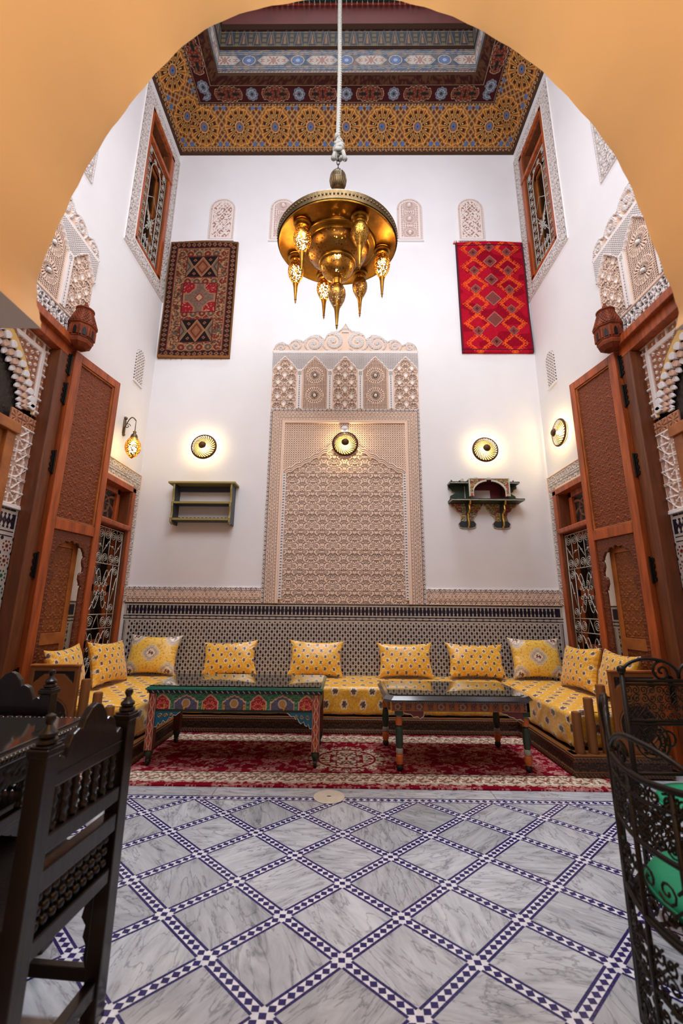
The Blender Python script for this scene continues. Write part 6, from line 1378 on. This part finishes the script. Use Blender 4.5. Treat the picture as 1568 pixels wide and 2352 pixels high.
wc = wood_chair('dark carved wooden chair with turned spindles in its back, close at the left'); wc.location = (-.768, 1.175, 0); wc.rotation_euler = (0, 0, -.075)
w2 = copy_tree(wc); w2.location = (-1.285, 1.93, 0); w2.rotation_euler = (0, 0, PI / 2 - .02); tag(w2, 'dark carved wooden chair seen beyond the glossy table at the left edge')
dt = thing('dark_dining_table', 'dark carved table with glass top and beaded edge at the left edge', 'table', (-1.6, 1.35, 0))
tx0, tx1, ty0, ty1 = -2.35, -1.035, .78, 1.865
m = MB(); m.box(tx0, tx1, ty0, ty1, .715, .745); m.build('top_board', 'dark', dt, bevel=.008)
m = MB(); m.box(tx0 + .03, tx1 - .03, ty0 + .03, ty1 - .03, .7455, .752); m.build('glass_sheet', 'tabletop', dt, bevel=.001)
m = MB()
for k in range(64): m.ball((tx1 + .004, ty0 + .01 + k * (ty1 - ty0 - .02) / 63, .738), .0095, 6)
for k in range(70): m.ball((tx0 + .01 + k * (tx1 - tx0 - .02) / 69, ty1 + .002, .738), .0095, 6)
m.build('beaded_edge', 'dark', dt, smooth=True)
relief('carved_apron', Fr((tx1 - .02, 0, 0), (0, 1, 0), (0, 0, 1), (1, 0, 0)), ty0 + .05, ty1 - .05, .645, .715, .007, lambda U, V: (.002 + .010 * (1 - arab(U, V, .09, .07, .004)), mixc((14, 11, 10), (40, 30, 26), arab(U, V, .09, .07, .004))), 'carve', dt, back=-.02)
m = MB(); m.box(tx1 - .05, tx1 - .02, ty0 + .05, ty1 - .05, .52, .55); m.box(tx0 + .05, tx1 - .05, ty1 - .07, ty1 - .045, .52, .715); m.build('lower_rail', 'dark', dt, bevel=.003)
for k in range(9): m = MB(); m.lathe([(r, z * .95) for r, z in SPN], (tx1 - .035, ty0 + .13 + k * .105, .548), 10); m.build('spindle', 'dark', dt, smooth=True)
for (x, y) in ((tx1 - .055, ty0 + .07), (tx1 - .055, ty1 - .07), (tx0 + .07, ty0 + .07), (tx0 + .07, ty1 - .07)):
    m = MB(); m.box(x - .032, x + .032, y - .032, y + .032, 0, .715); m.build('leg', 'dark', dt, bevel=.005)
m = MB(); m.box(tx0 + .07, tx1 - .055, ty0 + .05, ty0 + .09, .10, .14); m.build('stretcher', 'dark', dt, bevel=.003)

# ================================================================= WROUGHT IRON CHAIRS (right foreground)
def path_fn(P):
    P = smooth_poly(P, 8); s = np.concatenate([[0], np.cumsum(np.linalg.norm(np.diff(P, axis=0), axis=1))])
    return (lambda t: np.stack([np.interp(t, s, P[:, 0]), np.interp(t, s, P[:, 1])], -1)), s[-1]
def scroll_fill(m, fn, L, z0, z1, pitch, seed, r=.0036):
    rr = random.Random(seed); ns = int(L / pitch)
    for i in range(ns):
        for j in range(int(max(0, (z1((i + .5) * pitch) if callable(z1) else z1) - z0) / pitch)):
            s, z = (i + .5) * pitch, z0 + (j + .5) * pitch; q = spiral((s, z), pitch * .52, 1.5, rr.random() * 6, 1 if (i + j) % 2 else -1, 15); p = fn(q[:, 0]); m.tube(np.c_[p, q[:, 1]], r, 4)
            if rr.random() < .6: P = fn(np.array([s - pitch * .5, s + pitch * .5])); m.tube(np.c_[P, [z - pitch * .5, z + pitch * .5]], r, 4)
c1 = thing('iron_armchair', 'black openwork wrought iron armchair with tall curved back, nearest at the right', 'chair', (1.17, 1.30, 0), 'black wrought iron chairs')
fn, L = path_fn([(.905, 1.56), (.835, 1.44), (.793, 1.30), (.805, 1.17), (.87, 1.06), (.98, .99), (1.12, .97), (1.28, 1.01), (1.38, 1.12)])
top = lambda s: np.interp(s, [0, .05, .12, .22, .35, .6, L], [.905, .80, .775, .765, .76, .78, .80])
ss = np.linspace(0, L, 50)
m = MB(); m.tube(np.c_[fn(ss), top(ss)], .009, 8); m.tube(np.c_[fn(ss), top(ss) - .05], .006, 6); m.tube(np.c_[fn(ss), np.full(50, .60)], .007, 6); m.tube(np.c_[fn(ss), np.full(50, .42)], .008, 6); m.tube(np.c_[fn(ss), np.full(50, .12)], .007, 6); m.tube(np.c_[fn(ss), np.full(50, .27)], .006, 6); m.build('curved_rails', 'iron', c1, smooth=True)
m = MB(); m.tube([(.905, 1.56, 0), (.905, 1.56, .5), (.900, 1.56, .80), (.895, 1.565, .875), (.902, 1.565, .905)], .013, 8); m.ball((.903, 1.565, .903), .014, 8); m.build('front_post', 'iron', c1, smooth=True)
for k in range(1, 9): s = L * k / 8; p = fn(np.array([s]))[0]; m = MB(); m.tube([(p[0], p[1], 0), (p[0], p[1], float(top(s)))], .007, 6); m.build('upright', 'iron', c1, smooth=True)
m = MB(); scroll_fill(m, fn, L, .62, top, .044, 3); scroll_fill(m, fn, L, .44, .60, .058, 4); scroll_fill(m, fn, L, .13, .40, .042, 5); scroll_fill(m, fn, L, .61, top, .036, 8, .003); m.build('scroll_openwork', 'iron', c1)
m = MB()                                            # crest of loops on the top rail
t = np.linspace(0, 1, 22)
for (s0, s1, hgt) in ((.0, .17, .10), (.14, .52, .095)):
    s = s0 + (s1 - s0) * t; p = fn(s); m.tube(np.c_[p, top(s) * (1 - t) ** 0 + hgt * np.sin(t * PI) ** .7 * (1 if s0 else (1 - t) ** .4)], .0075, 7)
for (sc0, z, R) in ((.075, .815, .030), (.26, .80, .034)): q = spiral((sc0, z), R, 1.6, 0, 1, 24); p = fn(q[:, 0]); m.tube(np.c_[p, q[:, 1]], .0055, 6)
m.build('looped_crest', 'iron', c1, smooth=True)
m = MB(); th = np.linspace(0, 2 * PI, 40)[:-1]; m.tube(np.c_[1.07 + .255 * np.cos(th), 1.30 + .255 * np.sin(th), np.full(39, .405)], .010, 7, closed=True)
for k in range(6): a = k * PI / 6; m.tube([(1.07 + .255 * math.cos(a), 1.30 + .255 * math.sin(a), .405), (1.07 - .255 * math.cos(a), 1.30 - .255 * math.sin(a), .405)], .005, 5)
m.build('seat_ring', 'iron', c1, smooth=True)
def round_cushion(x, y, z, r, label):
    m = MB(); m.lathe([(.001, 0), (r * .9, .0), (r, .018), (r * 1.01, .032), (r * .96, .052), (r * .7, .064), (.001, .068)], (x, y, z), 40, caps=False); o = m.build('seat_cushion', 'cushg', smooth=True)
    m2 = MB(); th = np.linspace(0, 2 * PI, 49)[:-1]; m2.tube(np.c_[x + r * 1.005 * np.cos(th), y + r * 1.005 * np.sin(th), np.full(48, z + .03)], .005, 6, closed=True); m2.build('piping', 'cushg', o, smooth=True)
    tag(o, label, 'cushion', 'green seat cushions'); return o
round_cushion(1.075, 1.30, .418, .228, 'round green cushion on the nearest iron armchair')
c2 = thing('iron_armchair', 'black wrought iron chair with ball-topped post and double arched crest, behind the nearest one', 'chair', (1.50, 1.75, 0), 'black wrought iron chairs')
bx0, bx1, by = 1.28, 1.80, 2.05
m = MB(); m.tube([(bx0, by, 0), (bx0, by, .925)], .011, 8); m.ball((bx0, by, .932), .019, 9); m.build('back_post', 'iron', c2, smooth=True)
m = MB(); m.tube([(bx1, by, 0), (bx1, by, .925)], .011, 8); m.ball((bx1, by, .932), .019, 9); m.build('back_post', 'iron', c2, smooth=True)
for z in (.885, .868, .715, .70, .50): m = MB(); m.tube([(bx0, by, z), (bx1, by, z)], .006 if z in (.868, .70) else .008, 6); m.build('back_rail', 'iron', c2, smooth=True)
m = MB(); xm_ = (bx0 + bx1) / 2; hwid = (bx1 - bx0) / 2
for s in (-1, 1):
    q = np.linspace(0, 1, 26); cx = xm_ + s * hwid / 2; m.tube(np.c_[cx - s * hwid / 2 * np.cos(q * PI) * -1 * -1, np.full(26, by), .895 + .085 * np.sin(q * PI) ** .8], .0075, 7)
    P = spiral((xm_ + s * .075, .925), .045, 1.5, PI / 2, -s, 24); m.tube(np.c_[P[:, 0], np.full(24, by), P[:, 1]], .006, 6)
    P = spiral((xm_ + s * .09, .635), .045, 1.4, PI, s, 22); m.tube(np.c_[P[:, 0], np.full(22, by), P[:, 1]], .005, 6)
    m.tube([(xm_ + s * .22, by, .70), (xm_ + s * .15, by, .60), (xm_ + s * .02, by, .50)], .005, 6)
m.build('arched_crest', 'iron', c2, smooth=True)
m = MB(); f2 = lambda s: np.c_[bx0 + s, np.full(np.shape(s), by)]; scroll_fill(m, f2, bx1 - bx0, .718, .865, .036, 4, .0028)
for cx in (bx0 + .10, bx1 - .10):
    for R in (.075, .055, .035): th = np.linspace(0, 2 * PI, 25)[:-1]; m.tube(np.c_[cx + R * np.cos(th), np.full(24, by), .63 + R * np.sin(th)], .0042, 5, closed=True)
    for k in range(8): a = k * PI / 4; P = spiral((cx + .045 * math.cos(a), .63 + .045 * math.sin(a)), .020, 1.3, a, 1, 12); m.tube(np.c_[P[:, 0], np.full(12, by), P[:, 1]], .0032, 4)
m.build('back_openwork', 'iron', c2)
fs, Ls = path_fn([(bx0, by), (bx0 - .03, 1.92), (bx0 - .02, 1.76), (bx0 + .08, 1.66), (1.47, 1.62), (1.66, 1.66), (1.76, 1.76), (bx1, 1.90), (bx1, by)])
s_ = np.linspace(0, Ls, 50); m = MB(); m.tube(np.c_[fs(s_), np.full(50, .405)], .009, 7); m.tube(np.c_[fs(s_), np.full(50, .28)], .006, 6); m.build('seat_ring', 'iron', c2, smooth=True)
m = MB(); scroll_fill(m, fs, Ls, .285, .40, .05, 7, .0034); scroll_fill(m, fs, Ls, .05, .27, .055, 9, .0034); m.build('skirt_openwork', 'iron', c2)
for s in (Ls * .28, Ls * .72): p = fs(np.array([s]))[0]; m = MB(); m.tube([(p[0], p[1], 0), (p[0], p[1], .405)], .010, 7); m.build('front_leg', 'iron', c2, smooth=True)
round_cushion(1.47, 1.855, .416, .20, 'round green cushion on the iron chair with the ball-topped post')

# ================================================================= LIGHT AND CAMERA
def point(name, loc, e, col, r=.03):
    l = bpy.data.lights.new(name, 'POINT'); l.energy = e; l.color = lin(col); l.shadow_soft_size = r
    o = bpy.data.objects.new(name, l); COL.objects.link(o); o.location = loc; return o
w = bpy.data.worlds.new('sky'); SC.world = w; w.use_nodes = True
bg = w.node_tree.nodes['Background']; bg.inputs['Color'].default_value = (.80, .89, 1., 1); bg.inputs['Strength'].default_value = .22
l = bpy.data.lights.new('skylight', 'AREA'); l.shape = 'RECTANGLE'; l.size = 3.5; l.size_y = 2.3; l.spread = 1.1; l.energy = 215; l.color = (.90, .94, 1.)
o = bpy.data.objects.new('skylight', l); COL.objects.link(o); o.location = ((XL + XR) / 2, (YF + D) / 2, H + 6.5)
l = bpy.data.lights.new('added_window_fill', 'AREA'); l.shape = 'RECTANGLE'; l.size = 3.2; l.size_y = 2.9; l.energy = 205; l.color = (.93, .95, 1.)  # fill light added behind the made-up window, brightens the walls from the front
o = bpy.data.objects.new('added_window_fill', l); COL.objects.link(o); o.location = (-.02, YF - .25, 6.1); o.rotation_euler = (PI / 2, 0, 0)
# warm uplight behind the viewer, under the vault
l = bpy.data.lights.new('vault_uplight', 'AREA'); l.shape = 'DISK'; l.size = .5; l.energy = 36; l.color = (1., .84, .60); l.spread = 2.6
o = bpy.data.objects.new('vault_uplight', l); COL.objects.link(o); o.location = (-.1, -.9, 1.75); o.rotation_euler = (PI - .35, 0, 0)

cam = bpy.data.cameras.new('camera'); co = bpy.data.objects.new('camera', cam); COL.objects.link(co); SC.camera = co
f_, p_, yw, rl = 954.4, .2261, -.0102, .0092
fw = np.array([math.sin(yw) * math.cos(p_), math.cos(yw) * math.cos(p_), math.sin(p_)]); ri = np.array([math.cos(yw), -math.sin(yw), 0]); up = np.cross(ri, fw)
ri2 = ri * math.cos(rl) + up * math.sin(rl); up2 = -ri * math.sin(rl) + up * math.cos(rl)
M4 = Matrix(((ri2[0], up2[0], -fw[0], 0), (ri2[1], up2[1], -fw[1], 0), (ri2[2], up2[2], -fw[2], 1.2), (0, 0, 0, 1)))
co.matrix_world = M4
cam.sensor_fit = 'VERTICAL'; cam.sensor_height = 36; cam.lens = f_ / 2352 * 36; cam.clip_start = .02
cam.dof.use_dof = True; cam.dof.focus_distance = 4.6; cam.dof.aperture_fstop = 2.4
SC.view_settings.view_transform = 'Standard'; SC.view_settings.look = 'None'; SC.view_settings.gamma = 1; SC.view_settings.exposure = 0.22
try: SC.view_settings.use_curve_mapping = False
except Exception: pass
SC.cycles.use_denoising = True
SC.cycles.max_bounces = 10; SC.cycles.diffuse_bounces = 6; SC.cycles.sample_clamp_indirect = 6; SC.cycles.caustics_reflective = False; SC.cycles.caustics_refractive = False
